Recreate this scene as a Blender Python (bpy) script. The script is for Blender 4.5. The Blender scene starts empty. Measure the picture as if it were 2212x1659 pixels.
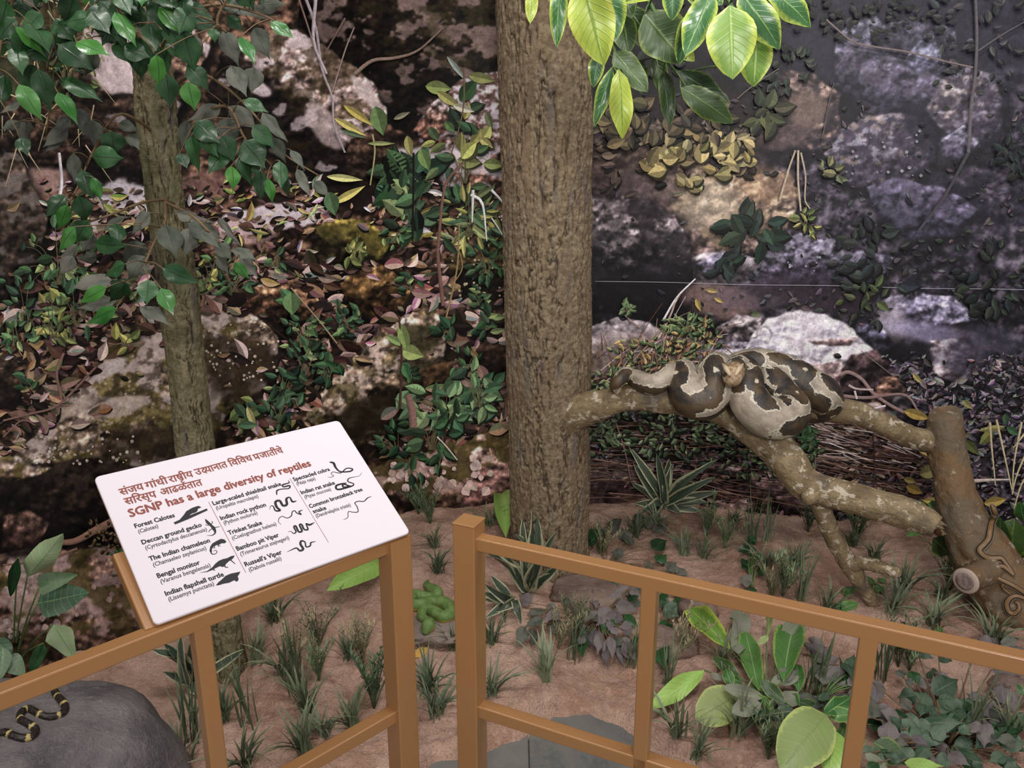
import bpy, math, random
import numpy as np
from mathutils import Vector, Matrix
random.seed(7)
SC = bpy.context.scene
COL = SC.collection
# ------------------------------------------------------------------ camera, world, lights, exposure
FPX, PITCH, CAMH = 1662.0, math.radians(15.5), 1.5
cam_data = bpy.data.cameras.new('camera'); cam_data.sensor_width = 36.0; cam_data.lens = 36.0 * FPX / 2212.0
cam_data.clip_start = 0.02
cam = bpy.data.objects.new('camera', cam_data); COL.objects.link(cam)
cam.location = (0, 0, CAMH); cam.rotation_euler = (math.pi / 2 - PITCH, 0, 0)
SC.camera = cam
SC.view_settings.view_transform = 'Standard'; SC.view_settings.look = 'None'
SC.view_settings.gamma = 1.0; SC.view_settings.use_curve_mapping = False
SC.view_settings.exposure = 0.0
world = bpy.data.worlds.new('gallery_ambient'); SC.world = world; world.use_nodes = True
wbg = world.node_tree.nodes['Background']; wbg.inputs[0].default_value = (1.0, 0.965, 0.97, 1); wbg.inputs[1].default_value = 0.54

def area(name, loc, aim, size, power, color=(1, .97, .95), spread=160):
    l = bpy.data.lights.new(name, 'AREA'); l.shape = 'RECTANGLE'; l.size, l.size_y = size; l.energy = power
    l.color = color; l.spread = math.radians(spread)
    o = bpy.data.objects.new(name, l); COL.objects.link(o); o.location = loc
    o.rotation_euler = (Vector(aim) - Vector(loc)).to_track_quat('-Z', 'Y').to_euler(); return o
def spot(name, loc, aim, power, ang, blend=0.9, r=0.06, color=(1, .96, .92)):
    l = bpy.data.lights.new(name, 'SPOT'); l.energy = power; l.spot_size = math.radians(ang); l.spot_blend = blend
    l.shadow_soft_size = r; l.color = color
    o = bpy.data.objects.new(name, l); COL.objects.link(o); o.location = loc
    o.rotation_euler = (Vector(aim) - Vector(loc)).to_track_quat('-Z', 'Y').to_euler(); return o
area('linear_ceiling_light', (0.4, 1.02, 2.95), (0.4, 1.25, 0.4), (2.8, 0.08), 15)
spot('front_fill_spot', (0.2, -2.9, 3.1), (0.15, 2.6, 0.62), 430, 52, 1.0, .4)  # unseen fill spot, added behind the camera to brighten the wall
spot('downlight', (-1.05, 1.15, 2.95), (-0.95, 2.3, 0.75), 40, 84)
spot('downlight', (0.95, 1.35, 2.95), (0.85, 2.6, 0.6), 50, 95)
spot('downlight', (0.0, 1.15, 2.95), (0.05, 2.3, 0.5), 34, 84)

# ------------------------------------------------------------------ photo pixel -> place
CF = np.array([0, math.cos(PITCH), -math.sin(PITCH)]); CU = np.array([0, math.sin(PITCH), math.cos(PITCH)])
def ray(u, v): return CF + np.array([(u - 1106.) / FPX, 0, 0]) - (v - 829.5) / FPX * CU
def P(u, v, Y):
    d = ray(u, v); return np.array([0, 0, CAMH]) + d * (Y / d[1])
def G(u, v, z):
    d = ray(u, v); return np.array([0, 0, CAMH]) + d * ((z - CAMH) / d[2])
def PL(u, v, p0, n):
    d = ray(u, v); o = np.array([0, 0, CAMH]); n = np.array(n, float)
    return o + d * (np.dot(np.array(p0) - o, n) / np.dot(d, n))
def to_px(p):
    p = np.asarray(p, float); q = p - np.array([0, 0, CAMH]); z = q @ CF
    return 1106. + FPX * q[..., 0] / z, 829.5 - FPX * (q @ CU) / z

# ------------------------------------------------------------------ numpy noise
def _h(i, j, k, s):
    n = (i.astype(np.int64) * 374761393 + j.astype(np.int64) * 668265263 + k.astype(np.int64) * 2147483647 + s * 974711) & 0xffffffff
    n = ((n ^ (n >> 13)) * 1274126177) & 0xffffffff
    n = ((n ^ (n >> 16)) * 2246822519) & 0xffffffff
    return ((n ^ (n >> 15)) & 0xffffff) / 16777215.0
def vn2(x, y, s=0):
    xi, yi = np.floor(x), np.floor(y); fx, fy = x - xi, y - yi
    fx = fx * fx * (3 - 2 * fx); fy = fy * fy * (3 - 2 * fy); z = np.zeros_like(xi)
    a = _h(xi, yi, z, s); b = _h(xi + 1, yi, z, s); c = _h(xi, yi + 1, z, s); d = _h(xi + 1, yi + 1, z, s)
    return (a * (1 - fx) + b * fx) * (1 - fy) + (c * (1 - fx) + d * fx) * fy
def vn3(x, y, z, s=0):
    zi = np.floor(z); fz = z - zi; fz = fz * fz * (3 - 2 * fz); xi, yi = np.floor(x), np.floor(y)
    fx, fy = x - xi, y - yi; fx = fx * fx * (3 - 2 * fx); fy = fy * fy * (3 - 2 * fy); r = []
    for dz in (0, 1):
        a = _h(xi, yi, zi + dz, s); b = _h(xi + 1, yi, zi + dz, s); c = _h(xi, yi + 1, zi + dz, s); d = _h(xi + 1, yi + 1, zi + dz, s)
        r.append((a * (1 - fx) + b * fx) * (1 - fy) + (c * (1 - fx) + d * fx) * fy)
    return r[0] * (1 - fz) + r[1] * fz
def fbm2(x, y, o=4, s=0, g=.5):
    t = 0; a = 1; n = 0
    for i in range(o):
        t = t + a * vn2(x * 2 ** i + 17.3 * i, y * 2 ** i - 9.1 * i, s + i); n += a; a *= g
    return t / n
def fbm3(x, y, z, o=4, s=0, g=.5):
    t = 0; a = 1; n = 0
    for i in range(o):
        t = t + a * vn3(x * 2 ** i + 17.3 * i, y * 2 ** i - 9.1 * i, z * 2 ** i + 4.7 * i, s + i); n += a; a *= g
    return t / n
def sstep(a, b, x):
    t = np.clip((x - a) / (b - a), 0, 1); return t * t * (3 - 2 * t)
def lin(c):
    c = np.asarray(c, float); c = c / 255.0 if c.max() > 1.0001 else c
    return np.where(c <= .04045, c / 12.92, ((c + .055) / 1.055) ** 2.4)

# ------------------------------------------------------------------ object helpers
def tag(o, label, cat, group=None):
    o['label'] = label; o['category'] = cat
    if group: o['group'] = group
    return o
def link(name, me, parent=None, mat=None):
    o = bpy.data.objects.new(name, me); COL.objects.link(o)
    if mat is not None and len(me.materials) == 0: me.materials.append(mat)
    if parent is not None: o.parent = parent
    return o
def thing(name, label, cat, loc=(0, 0, 0), group=None):
    o = bpy.data.objects.new(name, None); COL.objects.link(o); o.location = loc; o.empty_display_size = .05
    tag(o, label, cat, group); return o
def mesh_np(name, V, Fq, smooth=True, mat=None, uv=None, col=None, attrs=None):
    """V (n,3), Fq (m,k) int array, or list of such arrays"""
    me = bpy.data.meshes.new(name); V = np.asarray(V, np.float32)
    Fl = Fq if isinstance(Fq, list) else [Fq]
    Fl = [np.asarray(f, np.int32) for f in Fl if len(f)]
    nl = sum(f.size for f in Fl); nf = sum(len(f) for f in Fl)
    me.vertices.add(len(V)); me.vertices.foreach_set('co', V.ravel())
    me.loops.add(nl); me.polygons.add(nf)
    me.loops.foreach_set('vertex_index', np.concatenate([f.ravel() for f in Fl]))
    st = []; c = 0
    for f in Fl:
        st.append(c + np.arange(len(f)) * f.shape[1]); c += f.size
    me.polygons.foreach_set('loop_start', np.concatenate(st).astype(np.int32))
    me.polygons.foreach_set('use_smooth', np.full(nf, smooth))
    me.update(calc_edges=True)
    li = np.concatenate([f.ravel() for f in Fl])
    if uv is not None:
        l = me.uv_layers.new(name='UVMap'); l.data.foreach_set('uv', np.asarray(uv, np.float32)[li].ravel())
    if col is not None:
        a = me.color_attributes.new('Col', 'FLOAT_COLOR', 'POINT')
        a.data.foreach_set('color', np.hstack([col, np.ones((len(V), 1))]).astype(np.float32).ravel())
    for k, v in (attrs or {}).items():
        v = np.asarray(v, np.float32)
        if v.ndim == 1: a = me.attributes.new(k, 'FLOAT', 'POINT'); a.data.foreach_set('value', v)
        else: a = me.attributes.new(k, 'FLOAT_VECTOR', 'POINT'); a.data.foreach_set('vector', v.ravel())
    me.validate(clean_customdata=False)
    if mat: me.materials.append(mat)
    return me
def grid_faces(nu, nv, wrap_u=False):
    """vertex index = j*nu+i"""
    i = np.arange(nu if wrap_u else nu - 1); j = np.arange(nv - 1); I, J = np.meshgrid(i, j); I2 = (I + 1) % nu
    return np.stack([J * nu + I, J * nu + I2, (J + 1) * nu + I2, (J + 1) * nu + I], -1).reshape(-1, 4)
class MB:
    def __init__(s): s.v = []; s.f = []; s.uv = []; s.n = 0; s.rest = []; s.smooth = True
    def add(s, V, F, uv=None, rest=None):
        V = np.asarray(V, float); s.v.append(V); s.f += [[i + s.n for i in f] for f in F]; s.n += len(V)
        s.uv.append(np.asarray(uv, float) if uv is not None else np.zeros((len(V), 2)))
        s.rest.append(np.asarray(rest, float) if rest is not None else V)
    def mesh(s, name, mat=None, smooth=True):
        F = {}
        for f in s.f: F.setdefault(len(f), []).append(f)
        return mesh_np(name, np.vstack(s.v), [np.array(x) for x in F.values()], smooth, mat, np.vstack(s.uv), None, {'rest': np.vstack(s.rest)})
def frame_box(c, ax, ay, az, sx, sy, sz, bev=0.0):
    """chamfered box centred at c with unit axes; returns V,F"""
    b = min(bev, sx * .49, sy * .49, sz * .49)
    hx, hy, hz = sx / 2, sy / 2, sz / 2; V = []; idx = {}
    for X in (-1, 1):
        for Y in (-1, 1):
            for Z in (-1, 1):
                for k in range(3):
                    p = [X * (hx - b), Y * (hy - b), Z * (hz - b)]; p[k] = (X, Y, Z)[k] * (hx, hy, hz)[k]
                    idx[(X, Y, Z, k)] = len(V); V.append(p)
    F = []
    for k in range(3):
        a, c2 = (k + 1) % 3, (k + 2) % 3
        for s in (-1, 1):
            q = []
            for (p, r) in ((-1, -1), (1, -1), (1, 1), (-1, 1)):
                t = [0, 0, 0]; t[k] = s; t[a] = p; t[c2] = r; q.append(idx[(*t, k)])
            F.append(q if s > 0 else q[::-1])
        for p in (-1, 1):
            for r in (-1, 1):  # edges along k
                t0 = [0, 0, 0]; t0[k] = -1; t0[a] = p; t0[c2] = r; t1 = list(t0); t1[k] = 1
                q = [idx[(*t0, a)], idx[(*t1, a)], idx[(*t1, c2)], idx[(*t0, c2)]]
                F.append(q if p * r < 0 else q[::-1])
    for X in (-1, 1):
        for Y in (-1, 1):
            for Z in (-1, 1):
                q = [idx[(X, Y, Z, 0)], idx[(X, Y, Z, 1)], idx[(X, Y, Z, 2)]]
                F.append(q if X * Y * Z > 0 else q[::-1])
    V = np.array(V); A = np.array([ax, ay, az]); return np.asarray(c) + V @ A, F
def bar(mb, p, q, w, h, up=(0, 0, 1), bev=.003, ext=0):
    p = np.asarray(p, float); q = np.asarray(q, float); d = (q - p) / np.linalg.norm(q - p); up = np.asarray(up, float)
    s = np.cross(d, up); s /= np.linalg.norm(s); u = np.cross(s, d); pr = []
    for cx, cy, a0 in ((1, 1, 0), (-1, 1, 90), (-1, -1, 180), (1, -1, 270)):
        for i in range(9):
            a = math.radians(a0 + 11.25 * i); pr.append((cx * (w / 2 - bev) + bev * math.cos(a), cy * (h / 2 - bev) + bev * math.sin(a)))
    k = len(pr); V = [e + s * x + u * y for e in (p - d * ext, q + d * ext) for x, y in pr]
    mb.add(V, [[i, (i + 1) % k, k + (i + 1) % k, k + i] for i in range(k)] + [list(range(k))[::-1], list(range(k, 2 * k))])
def bar_old(mb, p, q, w, h, up=(0, 0, 1), bev=.002, ext=0):
    p = np.asarray(p, float); q = np.asarray(q, float); d = q - p; L = np.linalg.norm(d); d = d / L
    up = np.asarray(up, float); s = np.cross(d, up); s /= np.linalg.norm(s); u = np.cross(s, d)
    V, F = frame_box((p + q) / 2, d, s, u, L + 2 * ext, w, h, bev); mb.add(V, F)
def spline(pts, n):
    """catmull-rom through rows of pts, n samples"""
    P_ = np.asarray(pts, float); k = len(P_)
    Q = np.vstack([2 * P_[0] - P_[1], P_, 2 * P_[-1] - P_[-2]])
    d = np.linalg.norm(np.diff(P_[:, :3], axis=0), axis=1); cum = np.concatenate([[0], np.cumsum(np.maximum(d, 1e-9))])
    s = np.linspace(0, cum[-1], n); seg = np.clip(np.searchsorted(cum, s, side='right') - 1, 0, k - 2)
    t = ((s - cum[seg]) / (cum[seg + 1] - cum[seg]))[:, None]
    p0, p1, p2, p3 = Q[seg], Q[seg + 1], Q[seg + 2], Q[seg + 3]
    return .5 * ((2 * p1) + (-p0 + p2) * t + (2 * p0 - 5 * p1 + 4 * p2 - p3) * t * t + (-p0 + 3 * p1 - 3 * p2 + p3) * t ** 3)
def tube_geo(pts, n=None, segs=10, flat=1.0, disp=None, up0=(0, 0, 1)):
    """pts rows: x,y,z,r -> V,F,uv,rest"""
    pts = np.asarray(pts, float)
    if n: pts = spline(pts, n)
    C = pts[:, :3]; r = np.maximum(pts[:, 3], 1e-5); n = len(C)
    T = np.gradient(C, axis=0); T /= np.linalg.norm(T, axis=1)[:, None] + 1e-12
    up = np.array(up0, float); N = np.zeros((n, 3))
    u = up - T[0] * (up @ T[0])
    if np.linalg.norm(u) < 1e-3: u = np.array([1., 0, 0]) - T[0] * T[0][0]
    N[0] = u / np.linalg.norm(u)
    for i in range(1, n):
        u = N[i - 1] - T[i] * (N[i - 1] @ T[i]); N[i] = u / (np.linalg.norm(u) + 1e-12)
    B = np.cross(T, N); s = np.concatenate([[0], np.cumsum(np.linalg.norm(np.diff(C, axis=0), axis=1))])
    a = np.linspace(0, 2 * np.pi, segs, endpoint=False); ca, sa = np.cos(a), np.sin(a)
    R = np.repeat(r[:, None], segs, 1)
    rest = np.stack([np.repeat(s[:, None], segs, 1), R * ca, R * sa], -1)
    if disp is not None: R = R + disp(rest, R)
    V = C[:, None, :] + N[:, None, :] * (R * ca * flat)[..., None] + B[:, None, :] * (R * sa)[..., None]
    F = grid_faces(segs, n, True); V = V.reshape(-1, 3); rest = rest.reshape(-1, 3)
    uv = np.stack([np.repeat(s, segs), np.tile(a / (2 * np.pi), n)], -1)
    k = len(V); V = np.vstack([V, C[0], C[-1]]); rest = np.vstack([rest, [s[0], 0, 0], [s[-1], 0, 0]]); uv = np.vstack([uv, [s[0], 0], [s[-1], 0]])
    caps = [[k, (i + 1) % segs, i] for i in range(segs)] + [[k + 1, (n - 1) * segs + i, (n - 1) * segs + (i + 1) % segs] for i in range(segs)]
    return V, F, caps, uv, rest
def tube_mesh(name, pts, n=None, segs=10, mat=None, attrs=None, **k):
    V, F, caps, uv, rest = tube_geo(pts, n, segs, **k)
    return mesh_np(name, V, [F, np.array(caps)], True, mat, uv, None, {'rest': rest, **(attrs or {})})
def add_tube(mb, pts, n=None, segs=6, **k):
    V, F, caps, uv, rest = tube_geo(pts, n, segs, **k); mb.add(V, F.tolist() + caps, uv, rest)

# ------------------------------------------------------------------ material helpers
class NT:
    def __init__(s, name, rough=.6, spec=.5):
        s.m = bpy.data.materials.new(name); s.m.use_nodes = True; s.t = s.m.node_tree; s.b = s.t.nodes['Principled BSDF']
        s.b.inputs['Roughness'].default_value = rough; s.b.inputs['Specular IOR Level'].default_value = spec
    def n(s, typ, **k):
        x = s.t.nodes.new(typ)
        for a, v in k.items(): setattr(x, a, v)
        return x
    def l(s, a, b): s.t.links.new(a, b)
    def setin(s, node, i, v):
        if hasattr(v, 'links') or isinstance(v, bpy.types.NodeSocket): s.l(v, node.inputs[i])
        elif isinstance(v, (tuple, list)) and len(v) == 3 and node.inputs[i].type == 'RGBA': node.inputs[i].default_value = (*v, 1)
        else: node.inputs[i].default_value = v
    def math(s, op, a, b=0.0, c=None, clamp=False):
        x = s.n('ShaderNodeMath', operation=op, use_clamp=clamp); s.setin(x, 0, a); s.setin(x, 1, b)
        if c is not None: s.setin(x, 2, c)
        return x.outputs[0]
    def mix(s, f, a, b, mode='MIX'):
        x = s.n('ShaderNodeMix', data_type='RGBA', blend_type=mode); x.clamp_factor = True
        s.setin(x, 0, f); s.setin(x, 6, a); s.setin(x, 7, b); return x.outputs[2]
    def attr(s, name, out='Vector'): return s.n('ShaderNodeAttribute', attribute_name=name).outputs[out]
    def obj(s): return s.n('ShaderNodeTexCoord').outputs['Object']
    def uv(s): return s.n('ShaderNodeTexCoord').outputs['UV']
    def mapv(s, v, scale=(1, 1, 1), loc=(0, 0, 0)):
        x = s.n('ShaderNodeMapping'); s.l(v, x.inputs[0]); x.inputs['Scale'].default_value = scale; x.inputs['Location'].default_value = loc; return x.outputs[0]
    def noise(s, v, scale, detail=4, rough=.55, dist=0.0, out=0):
        x = s.n('ShaderNodeTexNoise'); s.l(v, x.inputs['Vector']); x.inputs['Scale'].default_value = scale
        x.inputs['Detail'].default_value = detail; x.inputs['Roughness'].default_value = rough; x.inputs['Distortion'].default_value = dist
        return x.outputs[out]
    def voro(s, v, scale, feature='F1', out='Distance', rnd=1.0):
        x = s.n('ShaderNodeTexVoronoi', feature=feature); s.l(v, x.inputs['Vector']); x.inputs['Scale'].default_value = scale
        x.inputs['Randomness'].default_value = rnd; return x.outputs[out]
    def ramp(s, f, stops, interp='LINEAR'):
        x = s.n('ShaderNodeValToRGB'); x.color_ramp.interpolation = interp; e = x.color_ramp.elements
        while len(e) < len(stops): e.new(.5)
        for el, (p, c) in zip(e, stops):
            el.position = p; el.color = (*c, 1) if len(c) == 3 else c
        s.l(f, x.inputs[0]); return x.outputs[0]
    def step(s, f, a, b):
        x = s.n('ShaderNodeMapRange', interpolation_type='SMOOTHSTEP'); s.setin(x, 0, f); x.inputs[1].default_value = a; x.inputs[2].default_value = b
        return x.outputs[0]
    def bump(s, h, strength=.5, dist=.01):
        x = s.n('ShaderNodeBump'); x.inputs['Strength'].default_value = strength; x.inputs['Distance'].default_value = dist
        s.l(h, x.inputs['Height']); s.l(x.outputs[0], s.b.inputs['Normal'])
    def base(s, c): s.setin(s.b, 'Base Color', c)
L_ = lambda *c: tuple(lin(c))
# ------------------------------------------------------------------ curved back wall with its printed mural
wall_pts = np.array([(-3.0, -.1), (-2.5, .5), (-1.95, 1.13), (-1.2, 2.03), (-.82, 2.5), (-.435, 2.9), (0, 3.06), (.5, 3.1), (.98, 3.06), (1.4, 2.94), (1.79, 2.76), (2.5, 2.3), (3.1, 1.75), (3.7, 1.1)])
wc = spline(np.hstack([wall_pts, np.zeros((len(wall_pts), 2))]), 900)[:, :2]
w_az = np.arctan2(wc[:, 0], wc[:, 1]); w_r = np.hypot(wc[:, 0], wc[:, 1])
wt = np.gradient(wc, axis=0); wt /= np.linalg.norm(wt, axis=1)[:, None]
w_n = np.stack([wt[:, 1], -wt[:, 0]], 1)            # towards the room
w_s = np.concatenate([[0], np.cumsum(np.linalg.norm(np.diff(wc, axis=0), axis=1))])
def wall_at(U_, V_, off=0.0):
    """photo pixel arrays -> points on the wall (off metres into the room)"""
    U_ = np.asarray(U_, float); V_ = np.asarray(V_, float)
    d = CF[None] + ((U_ - 1106.) / FPX)[:, None] * np.array([1., 0, 0]) - ((V_ - 829.5) / FPX)[:, None] * CU[None]
    az = np.arctan2(d[:, 0], d[:, 1]); r = np.interp(az, w_az, w_r); t = r / np.hypot(d[:, 0], d[:, 1])
    nx = np.interp(az, w_az, w_n[:, 0]); ny = np.interp(az, w_az, w_n[:, 1])
    return np.stack([d[:, 0] * t + nx * off, d[:, 1] * t + ny * off, CAMH + d[:, 2] * t], 1)

# --- the print, laid out in the photo's own pixels and stretched onto the wall
CS = 2.3; CU0, CV0 = -420, -420
CW, CH = int((2700 - CU0) / CS), int((1600 - CV0) / CS)
gu, gv = np.meshgrid(CU0 + np.arange(CW) * CS, CV0 + np.arange(CH) * CS)
NZ = {k: fbm2(gu / k, gv / k, 3, 11 + k) for k in (260, 110, 45, 20, 9)}
can = np.zeros((CH, CW, 3)); dens = np.zeros((3, CH, CW)); rmask = np.zeros((CH, CW))   # litter densities: brown, green, purple chips
def mixc(m, c): can[:] = can * (1 - m[..., None]) + np.asarray(c) * m[..., None]
def C8(*c): return np.array(c) / 255.
# base grounds, left warm / right cool, with soft changes
left = 1 - sstep(1150, 1230, gu)
nA = NZ[20] * .55 + NZ[9] * .45
cl = C8(28, 19, 14) + (C8(112, 82, 66) - C8(28, 19, 14)) * sstep(.38, .62, nA * .7 + NZ[110] * .3)[..., None]
cr = C8(26, 23, 30) + (C8(86, 78, 88) - C8(26, 23, 30)) * sstep(.36, .66, nA * .7 + NZ[110] * .3)[..., None]
RELF = (fbm2((gu - 5) / 24, (gv - 7) / 18, 4, 61, .65) - fbm2((gu + 5) / 24, (gv + 7) / 18, 4, 61, .65))
can[:] = cl * left[..., None] + cr * (1 - left[..., None])
can *= np.clip(1 + RELF * 3.2, .4, 1.8)[..., None] * .98
dens[0] = left * sstep(330, 420, gv); dens[2] = (1 - left) * sstep(560, 800, gv) * .8
def sdf(poly, X, Y):
    p = np.array(poly, float); n = len(p); d = np.full(X.shape, 1e18); sgn = np.ones(X.shape)
    for i in range(n):
        a, b = p[i], p[i - 1]; ex, ey = b - a; wx, wy = X - a[0], Y - a[1]
        t = np.clip((wx * ex + wy * ey) / (ex * ex + ey * ey + 1e-9), 0, 1)
        d = np.minimum(d, (wx - ex * t) ** 2 + (wy - ey * t) ** 2)
        c1 = Y >= a[1]; c2 = Y < b[1]; c3 = ex * wy > ey * wx
        fl = (c1 & c2 & c3) | (~c1 & ~c2 & ~c3); sgn = np.where(fl, -sgn, sgn)
    return sgn * np.sqrt(d)
def region(poly, pad):
    p = np.array(poly, float)
    i0, i1 = np.clip(((p[:, 0].min() - pad - CU0) / CS, (p[:, 0].max() + pad - CU0) / CS), 0, CW).astype(int)
    j0, j1 = np.clip(((p[:, 1].min() - pad - CV0) / CS, (p[:, 1].max() + pad - CV0) / CS), 0, CH).astype(int)
    return slice(j0, j1), slice(i0, i1)
rk = [0]
def rock(poly, top, bot, ang=-65, patches=(), edge=1.6, rough=8, amp=.45, soft=.5, mid=.5, shadow=.75, litter=0.05, sh_off=(8, 16)):
    rk[0] += 1; s = rk[0]; sl = region(poly, 60); U_, V_ = gu[sl], gv[sl]
    if U_.size == 0: return
    wx = (fbm2(U_ / 40, V_ / 40, 3, 50 + s) - .5) * 2 * rough; wy = (fbm2(U_ / 40, V_ / 40, 3, 90 + s) - .5) * 2 * rough
    if shadow > 0:
        d = sdf(poly, U_ + wx - sh_off[0], V_ + wy - sh_off[1]); m = sstep(22, -6, d) * min(1, shadow * 1.15)
        can[sl] = can[sl] * (1 - m[..., None]) + C8(12, 10, 10) * m[..., None]
        for k in range(3): dens[k][sl] *= (1 - m * .7)
    d = sdf(poly, U_ + wx, V_ + wy); m = sstep(edge, -edge, d)
    p = np.array(poly, float); a = math.radians(ang); dx, dy = math.cos(a), math.sin(a)
    pr = p[:, 0] * dx + p[:, 1] * dy; t = (U_ * dx + V_ * dy - pr.min()) / (pr.max() - pr.min())
    n1 = fbm2(U_ / 70, V_ / 45, 4, 130 + s); n2 = fbm2(U_ / 14, V_ / 9, 3, 170 + s); n3 = fbm2(U_ / 5, V_ / 5, 2, 30 + s)
    t = sstep(mid - soft / 2, mid + soft / 2, t + (n1 - .5) * .42 + (n2 - .5) * .2)
    c = np.array(bot) / 255. * (1 - t[..., None]) + np.array(top) / 255. * t[..., None]
    h1 = fbm2((U_ - 3) / 34, (V_ - 5) / 26, 5, 300 + s, .62) - fbm2((U_ + 3) / 34, (V_ + 5) / 26, 5, 300 + s, .62)
    crk = sstep(.030, .0, np.abs(fbm2(U_ / 90, V_ / 60, 4, 400 + s) - .5)) * .55 * sstep(.4, .6, n1)
    rim = 1 + .22 * sstep(14, 2, -d) * np.where(t > .5, 1, -1.6)
    c = c * (np.clip(1 + h1 * 7 * (amp * .95 + .04), .35, 1.8) * (1 - crk) * rim)[..., None] * (1 + amp * ((n2 - .5) * 2.2 + (n3 - .5) * 2.4))[..., None]
    for q, (pc, thr, fr, al) in enumerate(patches):
        nn = fbm2(U_ / fr, V_ / (fr * .75), 4, 210 + s * 3 + q) + (t - .5) * .12
        mm = sstep(thr, thr + .035, nn) * al
        pcc = np.array(pc) / 255. * (1 + .35 * (n2 - .5))[..., None] * (.75 + .25 * np.clip(t, 0, 1))[..., None]
        c = c * (1 - mm[..., None]) + pcc * mm[..., None]
    can[sl] = can[sl] * (1 - m[..., None]) + np.clip(c, 0, 1) * m[..., None]
    for k in range(3): dens[k][sl] *= (1 - m * (1 - litter))
    rmask[sl] = np.maximum(rmask[sl], m)
def wash(u, v, ru, rv, c, a=1.0, ang=0, hard=.5, nz=.5):
    """soft-edged blotch of print colour"""
    A = math.radians(ang); X = (gu - u) * math.cos(A) + (gv - v) * math.sin(A); Y = -(gu - u) * math.sin(A) + (gv - v) * math.cos(A)
    d = np.sqrt((X / ru) ** 2 + (Y / rv) ** 2) + (NZ[45] - .5) * nz + (NZ[20] - .5) * nz * .6
    mixc(sstep(1 + hard / 2, 1 - hard / 2, d) * a, C8(*c))
PK = (168, 140, 134); PKL = (205, 182, 178); MOS = (70, 62, 26); OLV = (104, 92, 44)
# ---- upper left of the print
wash(120, 80, 260, 120, (70, 62, 34), .7); wash(60, 150, 200, 60, (44, 52, 34), .6)
rock([(180, 60), (300, 20), (470, 60), (420, 170), (330, 350), (180, 330), (140, 200)], (120, 92, 78), (34, 24, 18), -80, [((205, 184, 188), .53, 60, .95)], mid=.55)
wash(245, 150, 62, 50, (202, 180, 182), .9, 20, .25)
rock([(-60, 260), (30, 200), (150, 210), (290, 290), (340, 350), (300, 400), (150, 390), (60, 380), (-60, 380)], (46, 34, 28), (20, 15, 13), -80, [((120, 90, 74), .66, 16, .7)])
rock([(650, -60), (1110, -60), (1095, 180), (1080, 230), (980, 270), (900, 330), (850, 260), (790, 190), (730, 130), (640, 60)], (44, 34, 24), (18, 13, 10), -60, [((150, 122, 116), .54, 46, .9), ((64, 58, 30), .62, 30, .5)], rough=20)
rock([(440, 210), (480, 120), (560, 75), (640, 70), (700, 100), (760, 140), (815, 190), (838, 250), (832, 340), (790, 400), (700, 400), (620, 350), (520, 290)], (176, 146, 140), (24, 18, 17), -52, [((208, 186, 190), .6, 40, .9), ((66, 52, 30), .58, 30, .6)], soft=.25, mid=.56, rough=18)
wash(560, 190, 30, 14, (206, 186, 190), .9, 30, .3); wash(700, 270, 60, 26, (196, 172, 172), .7, 50, .3); wash(790, 200, 50, 14, (204, 184, 182), .8, 48, .3)
rock([(880, 300), (930, 220), (1000, 170), (1100, 150), (1110, 420), (1040, 410), (950, 400), (900, 350)], (206, 182, 186), (110, 74, 62), -60, [((226, 210, 222), .52, 30, .9), ((92, 56, 44), .6, 12, .8)], amp=.7, litter=.3)
rock([(760, 300), (840, 270), (910, 310), (940, 380), (830, 420), (720, 420)], (58, 42, 34), (20, 15, 14), -70)
wash(700, 430, 150, 30, (32, 24, 20), .8)
# sunlit, washed-out litter
wash(262, 430, 62, 42, (218, 204, 214), .95, 0, .2); wash(200, 490, 50, 20, (226, 208, 206), .8, 0, .3)
wash(590, 470, 120, 28, (214, 198, 208), .95, -8, .15); wash(520, 500, 70, 26, (196, 158, 158), .7); wash(90, 390, 60, 30, (186, 146, 138), .8)
wash(960, 345, 120, 26, (222, 206, 214), .8, 8, .3); wash(440, 400, 60, 30, (176, 128, 118), .6)
rock([(-60, 320), (40, 330), (70, 400), (100, 470), (90, 560), (60, 640), (-60, 650)], (74, 60, 52), (34, 26, 22), -75, [((116, 104, 100), .56, 30, .8)])
rock([(680, 490), (730, 470), (800, 480), (850, 520), (820, 560), (720, 570), (670, 540)], (104, 90, 42), (36, 30, 20), -70, [((92, 84, 40), .5, 20, .7)], shadow=.5)
rock([(735, 620), (760, 590), (820, 568), (860, 590), (885, 630), (860, 670), (800, 690), (745, 665)], (122, 90, 56), (38, 26, 16), -80, [((84, 60, 34), .54, 14, .6)], amp=.6)
rock([(955, 560), (1000, 535), (1100, 530), (1110, 650), (1040, 650), (975, 625)], (84, 66, 38), (20, 15, 12), -75, [((150, 130, 96), .72, 7, .8)])
rock([(510, 660), (545, 620), (640, 610), (700, 650), (660, 690), (580, 700)], (122, 88, 66), (56, 38, 28), -80, amp=.7)
rock([(1000, 760), (1050, 735), (1110, 735), (1110, 800), (1040, 810)], (62, 44, 34), (28, 20, 16), -80)
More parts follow.
